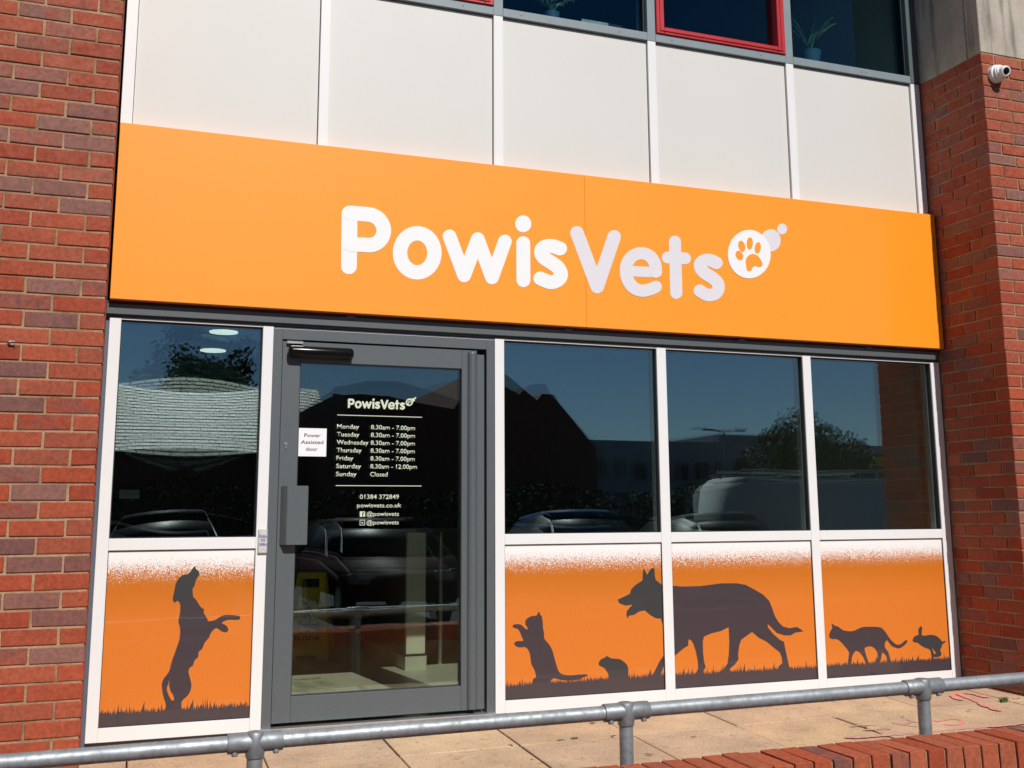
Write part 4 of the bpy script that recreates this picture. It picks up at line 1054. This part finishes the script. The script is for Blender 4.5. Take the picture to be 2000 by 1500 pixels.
of = thing('office_block', 'low grey office block with rows of windows, mirrored in the middle windows', 'building', (45, -80, -.5))
p0_, p1_ = back(1150, 884, 85), back(1580, 868, 85)
ofM = M_plain('grey_render', (.30, .32, .34), .9, var=.05)
obj('wall', B(p0_.x - 6, p1_.x + 25, -97, -85, -.6, p1_.z), ofM, of)
obj('parapet', B(p0_.x + 14, p0_.x + 24, -96, -86, p1_.z, p1_.z + .9), ofM, of)
wingl = M_plain('dark_window_glass', (.03, .04, .05), .1)
for fl in (1.0, 4.3):
    x = p0_.x - 4
    while x < p1_.x + 22:
        w_ = obj('window', B(x, x + 1.5, -85.06, -84.9, fl, fl + 1.7), whiteM if False else wingl, of)
        x += 2.4
yb_ = thing('yellow_signed_unit', 'far unit with a yellow fascia band, mirrored in the right window', 'building', (62, -70, -.5))
a_, c_ = back(1590, 885, 70), back(1900, 880, 70)
obj('wall', B(a_.x, c_.x + 20, -82, -70, -.6, a_.z), darkbrick, yb_)
obj('fascia_band', B(a_.x + 1, c_.x + 19, -70.2, -69.99, back(1640, 912, 70).z, back(1640, 892, 70).z), M_plain('yellow_fascia', (.75, .45, .02), .5), yb_)

# trees, hedge
leafG = M_plain('tree_leaf', (0.040, 0.070, 0.020), .8, var=.5, scale=2.0); barkM = M_plain('bark', (.09, .065, .045), .9, var=.3, scale=8)
def tree(c, r, rz, label, seed, n=3500, ls=.35, trunk=.22):
    rg = random.Random(seed); gnd = Vector((c.x, c.y, -.5))
    t = thing('tree', label, 'tree', tuple(gnd)); bm = bmesh.new()
    cyl(bm, gnd, Vector((c.x, c.y, c.z)), trunk, trunk * .5, n=8, rings=2)
    for k in range(7):
        a = rg.uniform(0, 6.28); e = c + Vector((math.cos(a) * r * .6, math.sin(a) * r * .6, rg.uniform(-.1, .6) * rz)); cyl(bm, Vector((c.x, c.y, c.z - rz * .4)), e, trunk * .35, .03, n=5)
    obj('trunk', bm, barkM, t)
    bm = bmesh.new(); cl = []
    for _ in range(26):
        while True:
            q = Vector((rg.uniform(-1, 1), rg.uniform(-1, 1), rg.uniform(-1, 1)))
            if .25 < q.length < 1: break
        cl.append((Vector((q.x * r * .8, q.y * r * .8, q.z * rz * .8)), rg.uniform(.22, .42) * r))
    for _ in range(n):
        cc_, cr_ = rg.choice(cl); q = Vector((rg.gauss(0, 1), rg.gauss(0, 1), rg.gauss(0, 1))).normalized() * cr_ * rg.uniform(.55, 1.1)
        p = c + cc_ + q; a = Vector((rg.uniform(-1, 1), rg.uniform(-1, 1), rg.uniform(-1, 1))).normalized(); b2 = a.orthogonal().normalized(); s = ls * rg.uniform(.5, 1)
        bm.faces.new([bm.verts.new(x) for x in (p - a * s * .5, p + b2 * s * .3, p + a * s * .5, p - b2 * s * .3)])
    obj('crown', bm, leafG, t)
tree(back(425, 744, 76), 4.8, 3.0, 'tree behind the slate roofed hall, mirrored in the left window', 1, 6500, .5)
tree(back(1560, 882, 46), 2.7, 2.1, 'leafy tree mirrored across the mullion of the two right windows', 2, 8000, .30)
tree(back(1640, 900, 46), 2.0, 1.5, 'smaller tree at the right of the leafy tree, mirrored in the right window', 3, 2500, .3)
hd = bmesh.new(); rg = random.Random(9)
for _ in range(26000):
    x = rg.uniform(-12, 34); top_ = 1.25 + .45 * mnoise.noise(Vector((x * .35, 0, 0))) + .35 * mnoise.noise(Vector((x * 1.5, 3, 0)))
    z = -.5 + (top_ + .9) * (1 - rg.random() ** 2.2); y = -21 - rg.uniform(-.9, .9) * (1 if z < top_ * .7 else .6)
    p = Vector((x, y, z)); a = Vector((rg.uniform(-1, 1), rg.uniform(-1, 1), rg.uniform(-1, 1))).normalized(); b2 = a.orthogonal().normalized(); s = rg.uniform(.07, .15)
    hd.faces.new([hd.verts.new(q) for q in (p - a * s * .5, p + b2 * s * .32, p + a * s * .5, p - b2 * s * .32)])
hl = M_plain('hedge_leaf', (0.030, 0.055, 0.014), .8, spec=.15, var=.5, scale=3.0)
hg = thing('hedge', 'long scruffy hedge along the far side of the car park, mirrored in every window', 'hedge', (10, -21, -.5))
obj('foliage', hd, hl, hg); bm = bmesh.new(); box(bm, -12, 34, -21.5, -20.5, -.5, .9); obj('inner_twigs', bm, M_plain('hedge_inner', (.02, .03, .012), .9), hg)

# street lamp
lp = back(1410, 842, 34)
sl_ = thing('street_lamp', 'double armed street lamp mirrored in the fourth window', 'street lamp', (lp.x, lp.y, -.5))
bm = bmesh.new(); cyl(bm, (lp.x, lp.y, -.5), (lp.x, lp.y, lp.z), .09, .06, n=10); obj('pole', bm, galvM, sl_)
for s in (-1, 1):
    bm = bmesh.new(); cyl(bm, (lp.x, lp.y, lp.z), (lp.x + s * .6, lp.y, lp.z + .05), .035, n=8); o = obj('arm', bm, galvM, sl_)
    bm = bmesh.new(); box(bm, lp.x + s * .85 - .3, lp.x + s * .85 + .3, lp.y - .12, lp.y + .12, lp.z + .02, lp.z + .10, c=.03); obj('lamp_head', bm, greyM, o)

# cars and a van
carglass = M_plain('car_window_glass', (.012, .015, .017), .45, spec=.2); tyreM = M_plain('tyre_rubber', (.02, .02, .02), .8); rimM = M_plain('alloy_rim', (.45, .45, .46), .3, .8)
lampM = M_plain('headlamp_lens', (.3, .31, .31), .25); tailM = M_plain('tail_lamp_lens', (.35, .01, .01), .15)
def car(x, y, rot, colr, label, van=False, scale=1.0):
    t = thing('parked_van' if van else 'parked_car', label, 'van' if van else 'car', (x, y, -.5)); t.rotation_euler = (0, 0, rot)
    if not van: t['group'] = 'cars parked behind the photographer'
    pm = M_plain('car_paint', colr, .6, .0, spec=.10, var=.02)
    W = .95 if van else .88
    if van:
        side = [(-2.7, .35), (-2.72, .9), (-2.65, 2.1), (-2.4, 2.28), (1.2, 2.30), (1.5, 2.2), (2.15, 1.35), (2.65, 1.15), (2.8, .85), (2.8, .35)]; cab = [(1.0, 1.35), (1.1, 2.05), (1.45, 2.1), (2.02, 1.38)]
    else:
        side = [(-2.05, .35), (-2.12, .75), (-2.0, 1.0), (-.9, 1.02), (.9, 1.0), (1.9, .82), (2.12, .62), (2.12, .35)]; cab = [(-1.75, 1.0), (-1.15, 1.43), (.0, 1.5), (.55, 1.38), (1.15, .99)]
    def slab(pts, w0, w1, name, mat, bev=.05):
        bm = bmesh.new(); zmx = max(p[1] for p in pts); zmn = min(p[1] for p in pts)
        def ww(z): return w0 + (w1 - w0) * (z - zmn) / (zmx - zmn)
        a = [bm.verts.new((px, -ww(pz), pz)) for px, pz in pts]; b = [bm.verts.new((px, ww(pz), pz)) for px, pz in pts]
        bm.faces.new(a); bm.faces.new(b[::-1])
        for i in range(len(pts)): bm.faces.new((a[i], b[i], b[(i + 1) % len(pts)], a[(i + 1) % len(pts)]))
        bmesh.ops.recalc_face_normals(bm, faces=bm.faces[:])
        if bev: bmesh.ops.bevel(bm, geom=bm.edges[:], offset=bev, segments=3, affect='EDGES')
        me = mesh_of(bm, name, mat, True); o = bpy.data.objects.new(name, me); COL.objects.link(o); o.parent = t; o['_o'] = [0, 0, 0]; return o
    bd = slab(side, W, W if not van else W * .93, 'body', pm, .06)
    slab(cab, W * (.93 if not van else 1.005), W * (.72 if not van else .95), 'side_window' if van else 'window_glass', carglass, .03)
    if not van: slab([(-1.22, 1.43), (-1.1, 1.485), (.02, 1.535), (.5, 1.44), (.45, 1.41)], W * .74, W * .70, 'roof', pm, .012)
    if van:
        for s in (-.55, .55):
            bm = bmesh.new(); cyl(bm, (-2.4, s, 2.42), (1.2, s, 2.45), .03, n=8)
            for k in range(5): cyl(bm, (-2.2 + k * .8, s, 2.28), (-2.2 + k * .8, s, 2.43), .02, n=6)
            me = mesh_of(bm, 'roof_rack', galvM); o = bpy.data.objects.new('roof_rack', me); COL.objects.link(o); o.parent = t
    xs_ = (-1.35, 1.35) if not van else (-1.75, 1.85)
    for wx in xs_:
        for s in (-1, 1):
            bm = bmesh.new(); cyl(bm, (wx, s * (W - .20), .32), (wx, s * (W + .01), .32), .32, n=24); me = mesh_of(bm, 'wheel', tyreM); o = bpy.data.objects.new('wheel', me); COL.objects.link(o); o.parent = t; o['_o'] = [0, 0, 0]
            bm = bmesh.new(); cyl(bm, (wx, s * (W + .011), .32), (wx, s * (W + .018), .32), .20, n=10); me = mesh_of(bm, 'rim', rimM); o2 = bpy.data.objects.new('rim', me); COL.objects.link(o2); o2.parent = o
    for s in (-1, 1):
        for nm, xx, mt in (('headlight', 2.08 if not van else 2.76, lampM), ('tail_light', -2.07 if not van else -2.68, tailM)):
            bm = bmesh.new(); box(bm, xx - .07, xx + .07, s * (W - .25) - .14, s * (W - .25) + .14, .66, .80, c=.02); me = mesh_of(bm, nm, mt); o = bpy.data.objects.new(nm, me); COL.objects.link(o); o.parent = t
    return t
car(.8, -10.9, R(92), (.01, .01, .012), 'black parked car mirrored at the foot of the left window')
car(4.0, -11.6, R(88), (.035, .004, .008), 'dark red parked car mirrored low in the door glass')
car(7.4, -11.2, R(91), (.02, .10, .22), 'mid blue parked car mirrored low in the third window')
car(10.4, -11.8, R(90), (.05, .055, .06), 'grey parked car mirrored below the fourth window')
car(14.6, -14.2, R(0), (.45, .46, .46), 'white panel van mirrored in the two right windows', van=True)

for o in list(bpy.data.objects):
    if '_o' in o: del o['_o']
